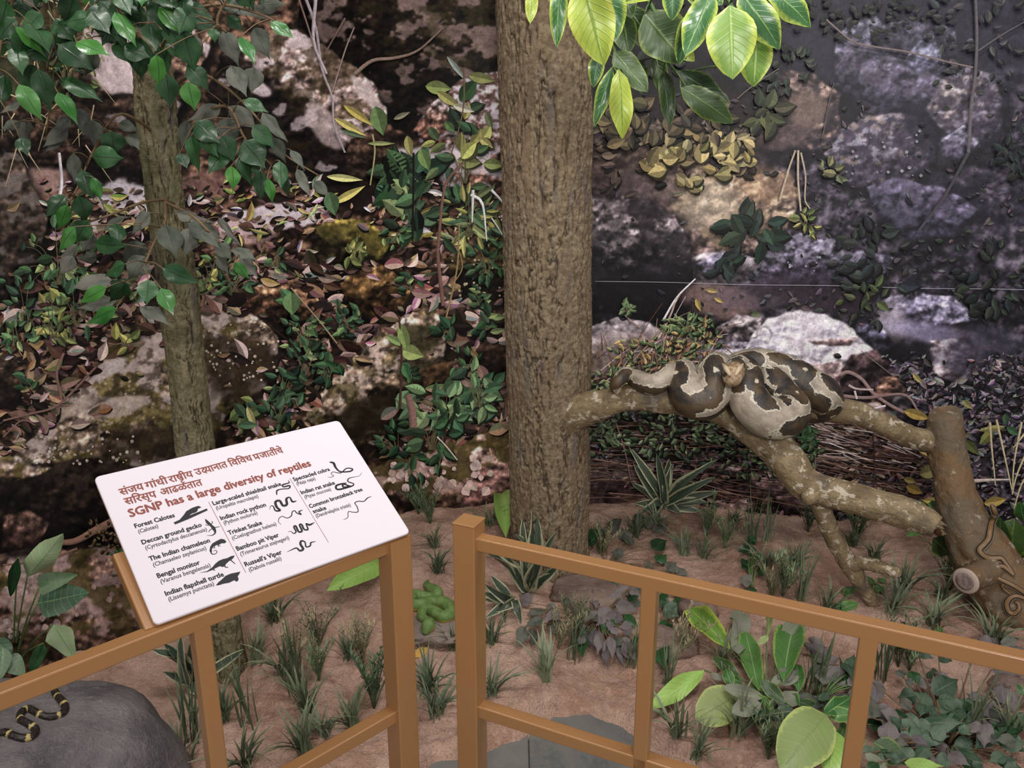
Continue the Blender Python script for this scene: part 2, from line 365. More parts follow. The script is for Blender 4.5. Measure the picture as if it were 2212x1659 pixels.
# large left boulder
rock([(-60, 1040), (10, 1000), (90, 930), (150, 850), (220, 790), (290, 740), (360, 700), (440, 672), (520, 674), (580, 700), (605, 740), (600, 800), (560, 850), (480, 900), (460, 980), (380, 1010), (240, 1010), (100, 1010), (60, 1060), (-60, 1100)],
     (152, 128, 110), (32, 24, 18), -118, [(OLV, .5, 60, .75), ((184, 164, 158), .57, 46, .95), ((46, 36, 24), .6, 18, .6), ((200, 182, 166), .74, 7, .9)], mid=.42, soft=.5, rough=12)
wash(228, 800, 46, 16, (190, 174, 172), .9, -32, .2); wash(250, 880, 80, 20, (188, 168, 160), .85, -12, .2); wash(160, 880, 60, 16, (178, 156, 144), .8, -20, .3)
wash(520, 790, 80, 70, (46, 34, 26), .75); wash(330, 960, 130, 40, (44, 32, 24), .6); wash(420, 760, 36, 60, (64, 48, 34), .5)
rock([(-60, 760), (30, 770), (50, 820), (30, 870), (-60, 880)], (70, 54, 44), (30, 22, 20), -80)
# middle rock
rock([(655, 905), (690, 850), (740, 790), (800, 735), (850, 700), (900, 668), (940, 668), (965, 710), (965, 770), (930, 810), (890, 860), (870, 900), (840, 940), (800, 970), (740, 965), (690, 930)],
     (182, 152, 132), (40, 32, 22), -118, [((200, 174, 160), .56, 34, .9), (MOS, .60, 40, .6), ((36, 30, 24), .66, 12, .7)], mid=.5, soft=.3)
wash(905, 730, 46, 34, (52, 48, 28), .8, 0, .4); wash(800, 900, 80, 40, (34, 27, 18), .85, -20, .5); wash(900, 800, 40, 30, (44, 40, 24), .7)
rock([(920, 800), (960, 775), (1000, 790), (990, 850), (930, 870), (900, 840)], (70, 50, 34), (36, 26, 18), -80, litter=.3)
wash(1040, 700, 60, 70, (48, 34, 28), .4)
rock([(800, 1010), (880, 975), (960, 960), (1040, 935), (1110, 930), (1110, 1110), (960, 1110), (880, 1090), (830, 1060)], (170, 130, 120), (64, 46, 34), -100, [((186, 152, 142), .55, 40, .9), (MOS, .57, 40, .8)], mid=.4)
rock([(1000, 1050), (1040, 1010), (1110, 1000), (1110, 1110), (990, 1110)], (140, 100, 94), (70, 48, 44), -100)
# dark hollow and rocks low on the left
rock([(-60, 1010), (60, 1000), (200, 990), (320, 1010), (420, 1060), (420, 1160), (200, 1200), (-60, 1200)], (30, 22, 18), (14, 11, 10), -90, [((60, 46, 40), .62, 26, .6)], shadow=0)
rock([(-60, 975), (30, 985), (110, 1010), (60, 1030), (-60, 1060)], (176, 150, 140), (90, 70, 52), -90, [(OLV, .52, 20, .8)], shadow=.3)
rock([(-60, 1210), (60, 1180), (140, 1190), (250, 1180), (330, 1230), (340, 1420), (200, 1480), (-60, 1500)], (124, 94, 82), (56, 40, 32), -80, [((172, 142, 138), .55, 36, .85), (MOS, .56, 44, .7)], shadow=.6)
rock([(10, 1110), (60, 1100), (110, 1130), (80, 1180), (10, 1180)], (96, 70, 62), (50, 34, 30), -80)
wash(90, 1300, 110, 24, (178, 148, 142), .7, 5, .4)
dens[0][:] *= (1 - sstep(1010, 1060, gv))
# ---- right half of the print
dk = C8(30, 28, 34)
mR = 1 - left
wash(1560, 130, 380, 190, (22, 20, 24), .85); wash(1480, 300, 220, 110, (48, 38, 36), .7)
wash(1950, 60, 420, 120, (40, 40, 50), .8)
BL1 = (112, 108, 126); BL2 = (46, 42, 54)
rock([(1800, 110), (1830, 50), (1890, 38), (1930, 80), (1960, 120), (1940, 200), (1850, 220), (1800, 190)], BL1, BL2, -80, [((140, 134, 150), .6, 20, .6)], shadow=.5)
rock([(1890, 60), (1960, 40), (2060, 60), (2070, 120), (1980, 130), (1900, 120)], (88, 84, 98), (50, 46, 58), -80, shadow=.3)
rock([(1945, 150), (1985, 90), (2010, 72), (2035, 110), (2042, 150), (1990, 185)], (146, 148, 176), (84, 80, 100), -100, shadow=.5)
rock([(1620, 260), (1650, 180), (1700, 150), (1760, 165), (1810, 200), (1815, 290), (1760, 320), (1660, 330)], (118, 96, 84), (56, 46, 48), -10, [((42, 38, 44), .52, 26, .8)], shadow=.5)
wash(1745, 235, 44, 40, (148, 120, 98), .7, 0, .5); wash(1680, 290, 60, 30, (106, 84, 78), .6)
rock([(1860, 140), (1940, 140), (2040, 170), (2050, 250), (1960, 260), (1870, 240), (1850, 190)], (84, 78, 94), (48, 44, 56), -80, [((110, 104, 120), .58, 20, .6)], shadow=.3)
rock([(2000, 240), (2030, 170), (2090, 145), (2150, 165), (2170, 215), (2165, 270), (2110, 330), (2060, 310)], (158, 140, 134), (70, 64, 76), -110, [((76, 68, 80), .5, 22, .8), ((178, 174, 190), .64, 18, .9)], shadow=.7)
rock([(2035, 300), (2085, 270), (2110, 310), (2080, 350), (2030, 345)], (150, 146, 168), (80, 74, 90), -80, shadow=.4)
rock([(1785, 330), (1815, 280), (1860, 250), (1930, 245), (1975, 255), (2010, 300), (2020, 350), (1960, 400), (1870, 410), (1800, 370)], (136, 122, 128), (60, 54, 64), -95, [((66, 60, 74), .5, 20, .85), ((174, 170, 186), .66, 18, .9), ((184, 160, 140), .68, 26, .7)], shadow=.8)
wash(2075, 420, 90, 24, (22, 20, 28), .7, 30); wash(1985, 270, 30, 60, (24, 22, 30), .8, -28)
rock([(1870, 400), (1930, 380), (2020, 400), (2110, 450), (2060, 510), (1960, 520), (1900, 470)], (82, 76, 96), (44, 40, 54), -80, [((104, 98, 120), .56, 22, .6)], shadow=.6)
# tan sandy ground with a lamp's glare painted into its colour
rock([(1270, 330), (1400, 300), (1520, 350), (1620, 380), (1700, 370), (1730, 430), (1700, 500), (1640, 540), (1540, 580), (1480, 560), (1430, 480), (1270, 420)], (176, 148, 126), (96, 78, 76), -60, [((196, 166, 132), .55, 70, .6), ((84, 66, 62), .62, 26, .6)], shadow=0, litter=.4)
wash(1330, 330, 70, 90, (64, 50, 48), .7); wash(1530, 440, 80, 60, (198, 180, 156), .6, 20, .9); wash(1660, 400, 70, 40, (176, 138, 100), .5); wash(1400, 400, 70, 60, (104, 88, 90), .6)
rock([(1480, 560), (1560, 540), (1640, 560), (1640, 620), (1560, 660), (1490, 640)], (150, 136, 146), (80, 72, 84), -80, [((180, 170, 180), .6, 30, .7)], shadow=.2)
rock([(1625, 590), (1660, 545), (1730, 505), (1800, 512), (1850, 540), (1930, 560), (1900, 610), (1760, 620), (1640, 625)], (120, 114, 134), (56, 50, 64), -90, [((158, 152, 172), .6, 16, .8)], shadow=.5)
rock([(1500, 570), (1560, 545), (1600, 560), (1590, 590), (1520, 600)], (112, 106, 128), (60, 54, 68), -90, shadow=.4)
rock([(1270, 430), (1330, 422), (1400, 430), (1450, 455), (1478, 500), (1494, 560), (1500, 700), (1270, 705)], (104, 92, 96), (20, 17, 22), -82, [((48, 42, 48), .55, 50, .8), ((126, 114, 118), .64, 26, .6)], mid=.62, soft=.3, shadow=.6, amp=.6)
wash(1430, 600, 60, 40, (30, 26, 32), .7); wash(1390, 640, 110, 55, (18, 15, 20), .8)
wash(1560, 650, 80, 36, (150, 118, 112), .7, 10); wash(1640, 640, 100, 30, (92, 78, 90), .6)
wash(1770, 640, 150, 36, (48, 38, 48), .8, 10, .6)
rock([(1890, 650), (1950, 636), (2060, 640), (2110, 690), (2040, 700), (1960, 712), (1920, 740), (1900, 700)], (134, 128, 156), (70, 64, 84), -70, shadow=.4, rough=8)
wash(1925, 690, 34, 46, (190, 176, 190), .75, -10, .9); wash(2010, 720, 110, 22, (150, 142, 178), .7, 10, .8)
rock([(2010, 740), (2090, 722), (2120, 770), (2080, 840), (2020, 800)], (196, 172, 182), (84, 74, 84), -150, shadow=.3, rough=8)
wash(1960, 780, 60, 44, (22, 19, 26), .85); wash(2140, 760, 120, 60, (62, 58, 74), .6)
rock([(1840, 730), (1860, 695), (1900, 705), (1930, 750), (1900, 770)], (96, 92, 116), (50, 46, 60), -90, shadow=.4)
rock([(1270, 705), (1330, 688), (1400, 694), (1450, 720), (1520, 735), (1530, 800), (1400, 830), (1270, 830)], (168, 154, 162), (112, 98, 100), -85, [((190, 178, 188), .58, 60, .6)], amp=.25, shadow=.2, litter=.2)
rock([(1540, 710), (1590, 680), (1640, 690), (1650, 720), (1590, 745), (1550, 740)], (150, 136, 140), (88, 78, 84), -85, shadow=.4)
rock([(1500, 760), (1560, 735), (1620, 740), (1610, 790), (1520, 810)], (150, 142, 158), (108, 98, 110), -85, shadow=.2)
# white boulder: lit top, red-brown shaded face
rock([(1595, 780), (1625, 720), (1660, 688), (1735, 668), (1790, 680), (1838, 705), (1850, 725), (1895, 760), (1935, 800), (1920, 860), (1880, 890), (1800, 890), (1700, 860), (1610, 830)], (222, 214, 232), (170, 146, 148), -100, [((196, 180, 186), .6, 60, .5)], amp=.16, mid=.45, rough=6, shadow=.5)
rock([(1815, 800), (1840, 770), (1890, 752), (1935, 795), (1925, 850), (1890, 885), (1830, 885), (1812, 840)], (66, 50, 52), (18, 14, 18), -120, shadow=0, rough=6)
for pl in ([(1745, 735), (1850, 730), (1838, 748), (1760, 744)], [(1660, 800), (1820, 780), (1812, 830), (1700, 850)]):
    rock(pl, (176, 148, 148), (150, 120, 122), -90, shadow=0, amp=.3, rough=4)
rock([(1880, 850), (1905, 815), (1935, 812), (1965, 850), (1970, 890), (1890, 890)], (166, 122, 104), (96, 66, 60), -80, shadow=.5, amp=.6)
rock([(1930, 860), (1960, 850), (1990, 900), (1960, 930), (1930, 900)], (150, 136, 140), (84, 74, 80), -80, shadow=.3)
# brush pile and hollow behind the branch
wash(1400, 780, 130, 60, (120, 98, 84), .55, 0, .9); wash(1400, 860, 150, 40, (92, 72, 50), .6)
wash(1430, 960, 230, 60, (30, 22, 18), .9, 2, .6); wash(1600, 980, 160, 40, (22, 17, 15), .85)
rock([(1740, 880), (1900, 870), (2010, 960), (2010, 1010), (1860, 985), (1750, 940)], (158, 126, 118), (104, 74, 64), -100, shadow=.3, amp=.5, litter=.2)
wash(1790, 990, 180, 24, (52, 34, 24), .85, 8, .5)
rock([(1270, 1010), (1330, 985), (1390, 1005), (1410, 1070), (1370, 1120), (1270, 1130)], (104, 82, 80), (44, 32, 32), -80, [((64, 50, 50), .54, 20, .7)], shadow=.6)
for q in ([(1490, 1050), (1530, 1030), (1590, 1020), (1600, 1060), (1520, 1080)], [(1580, 1035), (1640, 1020), (1690, 1040), (1680, 1080), (1610, 1085)], [(1510, 1000), (1600, 1000), (1600, 1025), (1520, 1030)], [(1680, 1070), (1740, 1060), (1760, 1095), (1690, 1110)], [(1540, 1075), (1620, 1080), (1610, 1115), (1540, 1110)]):
    rock(q, (128, 102, 100), (60, 46, 48), -80, shadow=.8)
wash(1850, 1060, 170, 50, (96, 74, 76), .5); wash(2120, 980, 160, 50, (60, 54, 66), .5)
wash(1970, 880, 60, 44, (30, 26, 34), .6); wash(2120, 905, 110, 30, (48, 44, 66), .7, 6)
wash(2120, 1130, 60, 24, (34, 32, 48), .7)
# bluish glare off the print, painted into its colour over the upper right
glare_tint = sstep(1560, 1760, gu) * sstep(760, 300, gv) * .20 + sstep(1700, 2212, gu) * sstep(1000, 500, gv) * .10
mixc(np.clip(glare_tint, 0, .4), C8(82, 76, 106))
can = np.clip(can, 0, 1); can = can * .86 + can.mean(-1, keepdims=True) * .14; can = np.clip(can * 1.12 - .01, 0, 1)
def sample(A, U_, V_):
    refl = lambda t, n: (lambda q: np.where(q > n, 2 * n - q, q))(np.mod(np.abs(t), 2 * n))
    x = np.clip(refl(np.clip((U_ - CU0) / CS, -3 * CW, 4 * CW), CW - 2.0), 0, CW - 2.001); y = np.clip(refl(np.clip((V_ - CV0) / CS, -3 * CH, 4 * CH), CH - 2.0), 0, CH - 2.001)
    i = x.astype(int); j = y.astype(int); fx = (x - i); fy = (y - j)
    if A.ndim == 3: fx = fx[..., None]; fy = fy[..., None]
    return (A[j, i] * (1 - fx) + A[j, i + 1] * fx) * (1 - fy) + (A[j + 1, i] * (1 - fx) + A[j + 1, i + 1] * fx) * fy
def quantile_s():
    az_l, az_r = math.atan((-40 - 1106) / FPX / .90), math.atan((2260 - 1106) / FPX / .90)
    a = np.concatenate([np.linspace(w_az[0], az_l - .02, 26), np.linspace(az_l, az_r, 940), np.linspace(az_r + .02, w_az[-1], 26)])
    return a
aa = quantile_s(); rr = np.interp(aa, w_az, w_r); wx_, wy_ = rr * np.sin(aa), rr * np.cos(aa)
zz = np.concatenate([np.linspace(0, 2.42, 590), np.linspace(2.5, 3.05, 8)])
gx = np.tile(wx_, len(zz)); gy = np.tile(wy_, len(zz)); gz = np.repeat(zz, len(aa))
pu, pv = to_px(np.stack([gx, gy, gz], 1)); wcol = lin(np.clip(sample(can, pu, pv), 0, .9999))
def print_mat(name, g0):
    m = NT(name, .42, .25)
    tc = m.obj(); n0 = m.noise(tc, 30, 9, .74, .3); n1 = m.noise(tc, 90, 5, .65); n2 = m.noise(tc, 300, 3, .6); n3 = m.noise(tc, 55, 6, .7, 1.2)
    crk = m.step(m.math('ABSOLUTE', m.math('SUBTRACT', n3, .5)), .0, .022)
    k = m.math('ADD', m.math('MULTIPLY', n1, 1.2), m.math('MULTIPLY', n2, .8)); k = m.math('ADD', k, m.math('MULTIPLY', n0, 1.9 * g0)); k = m.math('SUBTRACT', k, .95 * g0)
    k = m.math('MULTIPLY', k, m.math('ADD', m.math('MULTIPLY', crk, .30 * g0), 1 - .25 * g0))
    cc = m.n('ShaderNodeCombineColor'); m.base(m.mix(1.0, m.attr('Col', 'Color'), cc.outputs[0], 'MULTIPLY'))
    for i in range(3): m.l(k, cc.inputs[i])
    return m.m
MURAL = print_mat('mural_print_paper', 1.0); MURAL2 = print_mat('mural_leaf_print', .35)
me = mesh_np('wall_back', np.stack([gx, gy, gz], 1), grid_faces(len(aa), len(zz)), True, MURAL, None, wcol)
wall = link('wall_back', me); wall['kind'] = 'structure'
# wall thickness behind the print
bk = MB(); nn = 60; ai = np.linspace(w_az[0], w_az[-1], nn); ri = np.interp(ai, w_az, w_r) + .03
V = np.array([[(r + o) * math.sin(a), (r + o) * math.cos(a), z] for a, r in zip(ai, ri) for o, z in ((0, -.05), (.12, -.05), (.12, 3.05), (0, 3.05))])
F = [[i * 4 + k, i * 4 + (k + 1) % 4, i * 4 + 4 + (k + 1) % 4, i * 4 + 4 + k] for i in range(nn - 1) for k in range(4)]
bk.add(V, F); mp = NT('painted_board', .8); mp.base((.32, .3, .29)); link('wall_core', bk.mesh('wall_core', mp.m, False), wall)

# --- crisp printed leaves, blades, twigs and lichen spots (flat ink shapes of the print)
DV, DF, DC = [], [], []; dn = [0, 0]
STEP = [1e-6]; EXTRA = [0.0]; offc = [.0004]
def _push(U_, V_, faces, cols):
    dn[1] += 1; offc[0] += STEP[0]; DV.append((np.array(U_), np.array(V_), offc[0] + EXTRA[0]))
    DF.extend([[a + dn[0] for a in f] for f in faces]); DC.append(np.array(cols)); dn[0] += len(U_)
def dleaf(u, v, L, W, ang, c, c2=None, bend=0.0):
    c = np.array(c, float); c2 = c * .72 if c2 is None else np.array(c2, float)
    ca, sa = math.cos(ang), math.sin(ang); ts, ws = ((0, .18, .42, .68, .88, 1.0), (0, .72, 1, .74, .3, 0)) if L < 34 else ((0, .07, .18, .3, .42, .55, .68, .79, .9, 1.0), (0, .4, .72, .92, 1, .92, .74, .5, .22, 0))
    X = []; Yt = []; Yb = []; Ym = []
    for t, w in zip(ts, ws):
        X.append((t - .5) * L); m_ = bend * L * (.25 - (t - .5) ** 2); Ym.append(m_); Yt.append(m_ + w * W / 2); Yb.append(m_ - w * W / 2)
    n = len(ts); xs = X + X + X + X; ys = Yt + Ym + Ym + Yb
    U_ = [u + x * ca - y * sa for x, y in zip(xs, ys)]; V_ = [v + x * sa + y * ca for x, y in zip(xs, ys)]
    F = []
    for i in range(n - 1): F.append([i, i + 1, n + i + 1, n + i]); F.append([2 * n + i, 2 * n + i + 1, 3 * n + i + 1, 3 * n + i])
    _push(U_, V_, F, [c] * (2 * n) + [c2] * (2 * n))
def dline(pts, w0, w1, c, c2=None):
    p = spline(np.array([(a, b, 0) for a, b in pts]), max(6, 5 * len(pts)))[:, :2]; d = np.gradient(p, axis=0); d /= np.linalg.norm(d, axis=1)[:, None] + 1e-9
    n = len(p); w = np.linspace(w0, w1, n)[:, None] / 2; q = np.stack([-d[:, 1], d[:, 0]], 1)
    a, b = p + q * w, p - q * w; U_ = np.concatenate([a[:, 0], p[:, 0], b[:, 0]]); V_ = np.concatenate([a[:, 1], p[:, 1], b[:, 1]])
    c = np.array(c, float); c2 = c * .6 if c2 is None else np.array(c2, float)
    F = [[i, i + 1, n + i + 1, n + i] for i in range(n - 1)] + [[n + i, n + i + 1, 2 * n + i + 1, 2 * n + i] for i in range(n - 1)]
    _push(U_, V_, F, [c2] * n + [c] * n + [c] * n)
R_ = random.Random(3)
def jit(c, a=.16):
    k = 1 + R_.uniform(-a, a); return [max(0, min(254, x * k + R_.uniform(-6, 6))) for x in c]
BR = [(138, 100, 88), (168, 130, 120), (106, 70, 58), (72, 46, 38), (188, 152, 142), (132, 92, 70), (104, 70, 60), (44, 28, 22), (158, 122, 84), (36, 24, 20)]
GR = [(58, 112, 52), (84, 134, 66), (44, 88, 56), (116, 146, 70), (34, 70, 46), (70, 126, 84)]
YL = [(178, 162, 66), (196, 178, 96), (146, 138, 58), (206, 190, 120)]
PU = [(92, 82, 94), (120, 108, 120), (64, 56, 68), (140, 126, 136), (48, 42, 54), (30, 27, 36), (108, 90, 96)]
def scatter(k, n, u0, u1, v0, v1, pal, L0, L1, asp=(.3, .55), flat=.7):
    c = 0
    for _ in range(n * 3):
        if c >= n: break
        u, v = R_.uniform(u0, u1), R_.uniform(v0, v1)
        j, i = int((v - CV0) / CS), int((u - CU0) / CS)
        if not (0 <= j < CH and 0 <= i < CW) or R_.random() > dens[k][j, i]: continue
        L = R_.uniform(L0, L1) * R_.choice((.6, 1, 1, 1.2)); a = R_.gauss(0, flat) + R_.choice((0, math.pi))
        cc = jit(R_.choice(pal)); EXTRA[0] = 0.0; dleaf(u + 2, v + 3, L, L * .5, a, (16, 11, 9), (16, 11, 9)) if R_.random() < .35 else None; EXTRA[0] = 4e-5
        dleaf(u, v, L, L * R_.uniform(*asp), a, cc, [x * R_.uniform(.5, .95) for x in cc], R_.uniform(-.5, .5)); c += 1
scatter(0, 1900, -200, 1130, 380, 1000, BR, 14, 30)
scatter(0, 900, -200, 1130, 560, 930, BR, 24, 52)
scatter(0, 120, -100, 1130, 380, 520, YL + [(200, 176, 170), (214, 196, 196)], 20, 40, (.2, .4))
scatter(2, 2600, 1280, 2350, 760, 1120, PU, 8, 20)
scatter(2, 900, 1750, 2350, 780, 1000, PU, 10, 26)
dens[2] = (1 - left) * sstep(120, 200, gv) * .5 * (1 - rmask * .85); scatter(2, 700, 1290, 2350, 60, 700, [(50, 46, 58), (76, 68, 78), (36, 40, 40), (60, 70, 60), (96, 84, 88)], 8, 20)
scatter(2, 260, 1285, 1620, 260, 420, [(86, 70, 60), (120, 98, 78), (48, 38, 36)], 18, 36)
scatter(2, 420, 1290, 2100, 1000, 1130, [(128, 92, 88), (92, 64, 60), (150, 116, 112), (60, 44, 44)], 12, 26)
def rocksp(n, u0, u1, v0, v1, c, r0, r1):
    for _ in range(n):
        r = R_.uniform(r0, r1); dleaf(R_.uniform(u0, u1), R_.uniform(v0, v1), r * 1.6, r * 1.5, R_.uniform(0, 3), jit(c), jit(c))
rocksp(50, 60, 300, 930, 1000, (160, 140, 128), 2, 6); rocksp(60, 420, 600, 700, 830, (168, 148, 128), 2, 5); rocksp(40, 960, 1090, 560, 640, (160, 140, 100), 2, 5)
rocksp(26, 1820, 1990, 275, 380, (122, 116, 128), 2, 6); rocksp(20, 1670, 1840, 525, 590, (128, 124, 142), 2, 5)
rocksp(40, 0, 330, 1230, 1380, (146, 118, 110), 5, 12); rocksp(40, 840, 1060, 980, 1060, (184, 150, 140), 6, 15)
def clump(u, v, r, n, pal, L0, L1, stems=True, asp=(.4, .6), up=True, ry=None):
    ry = ry or r; STEP[0] = 7e-6; EXTRA[0] = 4e-5
    for i in range(n):
        a = R_.uniform(0, 6.28); q = math.sqrt(R_.random()) * r; lu, lv = u + math.cos(a) * q, v + math.sin(a) * q * ry / r
        L = R_.uniform(L0, L1)
        if stems and R_.random() < .5: dline([(u + R_.uniform(-8, 8), v + ry * .6), ((u + lu) / 2, (v + lv) / 2), (lu, lv)], 2.2, 1.2, jit((92, 84, 50)))
        c = jit(R_.choice(pal)); t = math.atan2(lv - v, lu - u) + R_.gauss(0, .6) if up else R_.uniform(0, 6.28)
        EXTRA[0] = 0.0
        if R_.random() < .6: dleaf(lu + 2.5, lv + 3.5, L * 1.04, L * asp[1] * 1.05, t, [x * .3 for x in c], [x * .22 for x in c])
        EXTRA[0] = 4e-5; dleaf(lu, lv, L, L * R_.uniform(*asp), t, c, [x * .68 for x in c], R_.uniform(-.3, .3))
DG = [(40, 78, 44), (52, 96, 58), (34, 60, 40), (66, 104, 60)]; BG = [(70, 116, 66), (98, 142, 78), (60, 100, 62), (132, 154, 86), (44, 80, 50)]
YG = [(150, 150, 62), (120, 132, 60), (178, 172, 78), (92, 112, 54)]
clump(120, 60, 130, 60, [(128, 120, 66), (96, 96, 54), (60, 80, 50), (170, 156, 96)], 16, 40, asp=(.15, .35), up=False); clump(140, 150, 70, 34, YG + DG, 14, 30, asp=(.2, .4))
clump(880, 390, 80, 16, DG, 50, 76, ry=60); clump(890, 450, 70, 16, DG + BG, 34, 60); clump(1000, 330, 80, 22, YG + DG, 34, 56, ry=110)
clump(1010, 470, 80, 42, BG + YG, 26, 56, asp=(.2, .35), ry=70); clump(1050, 560, 50, 26, DG, 16, 30)
for a in ((945, 190, 58, 30, .1, (130, 148, 62)), (1010, 195, 60, 34, -.9, (44, 82, 40)), (985, 150, 70, 12, .9, (150, 160, 140)), (1040, 170, 60, 24, .2, (150, 152, 64)), (965, 215, 60, 20, .6, (160, 158, 70)), (1000, 235, 50, 18, .3, (190, 184, 150)),
          (815, 262, 66, 38, 1.3, (96, 118, 64)), (770, 250, 80, 16, .6, (190, 170, 62)), (752, 275, 80, 16, .5, (206, 186, 80)), (740, 385, 80, 16, .1, (214, 202, 110)), (750, 420, 80, 18, -.5, (200, 188, 84)), (712, 440, 54, 34, 1.3, (74, 116, 62)),
          (865, 250, 40, 12, -.4, (130, 130, 90)), (935, 290, 36, 20, 1.0, (66, 96, 50)), (970, 275, 34, 18, .8, (80, 112, 60)), (1055, 260, 40, 16, 1.2, (96, 104, 60)), (760, 290, 60, 10, .3, (84, 110, 70)), (820, 310, 60, 10, 0, (140, 146, 76)), (880, 315, 44, 20, 1.4, (150, 150, 66)), (915, 345, 52, 28, 1.2, (112, 140, 70))):
    dleaf(*a[:4], a[4], jit(a[5], .05))
dline([(800, 290), (805, 330), (795, 400)], 4, 3, (150, 140, 84)); dline([(1000, 150), (998, 240), (970, 340)], 4, 2, (110, 86, 50)); dline([(890, 330), (890, 400), (888, 520)], 5, 4, (26, 20, 16))
dline([(1000, 350), (960, 400), (945, 520), (944, 560), (955, 660)], 5, 9, (118, 76, 64)); dline([(990, 480), (985, 580), (960, 690)], 3, 4, (150, 118, 66)); dline([(990, 540), (996, 580), (970, 620)], 2, 3, (150, 118, 66))
dline([(1015, 420), (1040, 440), (1050, 520)], 7, 2, (216, 206, 214)); dline([(1020, 410), (1018, 480)], 7, 3, (206, 190, 186)); dline([(1060, 410), (1085, 440), (1082, 470)], 6, 2, (206, 200, 210)); dline([(1060, 470), (1085, 510), (1090, 540)], 3, 2, (190, 186, 190))
dline([(762, 160), (800, 132), (850, 126), (900, 110), (955, 62)], 9, 3, (134, 104, 88)); dline([(648, -20), (676, 60), (690, 150), (712, 210), (716, 270), (740, 330)], 7, 4, (150, 132, 138)); dline([(676, 0), (672, 90), (700, 160)], 8, 5, (168, 150, 158)); dline([(640, 0), (660, 60), (672, 100)], 4, 3, (130, 96, 84)); dline([(760, 60), (740, 110), (712, 200)], 3, 3, (150, 120, 112)); dline([(740, 40), (700, 110)], 5, 3, (110, 84, 74))
for _ in range(36): u0 = R_.uniform(0, 230); v0 = R_.uniform(-20, 330); dline([(u0, v0), (u0 + R_.uniform(-40, 60), v0 + R_.uniform(20, 90))], 3, 1, jit((168, 148, 104)))
for (u, v, r, n, pal, a, b) in ((120, 560, 90, 34, BG, 16, 38), (50, 660, 80, 26, BG, 16, 36), (160, 660, 70, 22, BG + YG, 20, 40), (240, 640, 50, 14, BG, 20, 36), (60, 820, 30, 5, DG, 22, 36), (110, 690, 60, 18, YG, 14, 30),
                                (620, 650, 18, 3, BG, 34, 44), (650, 715, 56, 24, BG, 14, 28), (735, 690, 40, 14, BG, 14, 28), (650, 775, 46, 18, BG + DG, 18, 32), (605, 825, 46, 18, BG + DG, 20, 34), (700, 790, 40, 14, DG, 20, 34), (530, 890, 30, 10, YG + DG, 22, 44), (600, 880, 50, 16, DG, 18, 32),
                                (745, 690, 34, 10, BG, 14, 26), (845, 500, 40, 14, BG, 12, 24), (760, 545, 30, 14, YG, 14, 30), (590, 560, 26, 8, BG, 16, 28), (1030, 640, 30, 12, BG, 14, 28), (1050, 690, 34, 10, DG + BG, 20, 34), (880, 610, 26, 8, BG, 14, 26), (960, 700, 30, 8, DG, 20, 36), (1000, 780, 40, 10, BG, 16, 28), (880, 800, 22, 6, DG, 18, 28),
                                (450, 560, 60, 20, YG + BG, 16, 34), (500, 600, 50, 14, BG, 14, 30), (850, 950, 44, 12, DG + BG, 20, 34), (880, 1000, 40, 12, DG, 20, 34), (950, 990, 30, 8, DG, 22, 34), (260, 730, 30, 6, YG, 26, 40), (30, 720, 40, 12, BG, 18, 30), (420, 600, 40, 12, YG, 14, 30)):
    clump(u, v, r, n, pal, a, b)
clump(960, 870, 100, 36, [(112, 150, 92), (84, 130, 84), (130, 164, 100), (60, 104, 66)], 34, 58, ry=50); clump(1030, 840, 60, 16, [(112, 150, 92), (60, 104, 66)], 30, 46); clump(930, 920, 80, 18, DG + BG, 26, 44)
for a in ((868, 730, 70, 26, 1.3, (120, 150, 66)), (885, 760, 54, 34, .3, (136, 166, 76)), (850, 735, 50, 16, .5, (130, 158, 72)), (872, 800, 40, 22, 1.2, (58, 110, 64)), (622, 655, 50, 40, 1.5, (100, 134, 70)), (535, 900, 52, 16, 1.2, (170, 166, 84)), (528, 915, 44, 18, 0, (66, 112, 76))):
    dleaf(*a[:4], a[4], jit(a[5], .04))
dline([(856, 680), (862, 760), (858, 880)], 4, 6, (70, 44, 34)); dline([(876, 850), (884, 880), (888, 920)], 16, 18, (132, 88, 78)); dline([(620, 620), (680, 690), (720, 740)], 3, 3, (160, 128, 96)); dline([(0, 905), (60, 890), (120, 870), (200, 790)], 4, 5, (128, 86, 76)); dline([(0, 940), (40, 905), (70, 915)], 3, 3, (126, 84, 74)); dline([(130, 760), (115, 800), (125, 860)], 6, 5, (126, 84, 76)); dline([(560, 690), (620, 740), (660, 790)], 4, 3, (40, 26, 20)); dline([(120, 330), (125, 400), (110, 460)], 6, 8, (206, 196, 206)); dline([(940, 940), (960, 960), (985, 990)], 3, 3, (196, 178, 168))
dline([(90, 1165), (150, 1165), (200, 1140), (240, 1120)], 10, 18, (132, 88, 66)); dline([(0, 1215), (90, 1205), (160, 1180)], 4, 6, (120, 80, 60)); clump(215, 1150, 40, 60, [(132, 104, 60), (112, 84, 48), (92, 66, 40)], 6, 12, False); clump(245, 1195, 16, 14, [(60, 104, 60)], 12, 18)
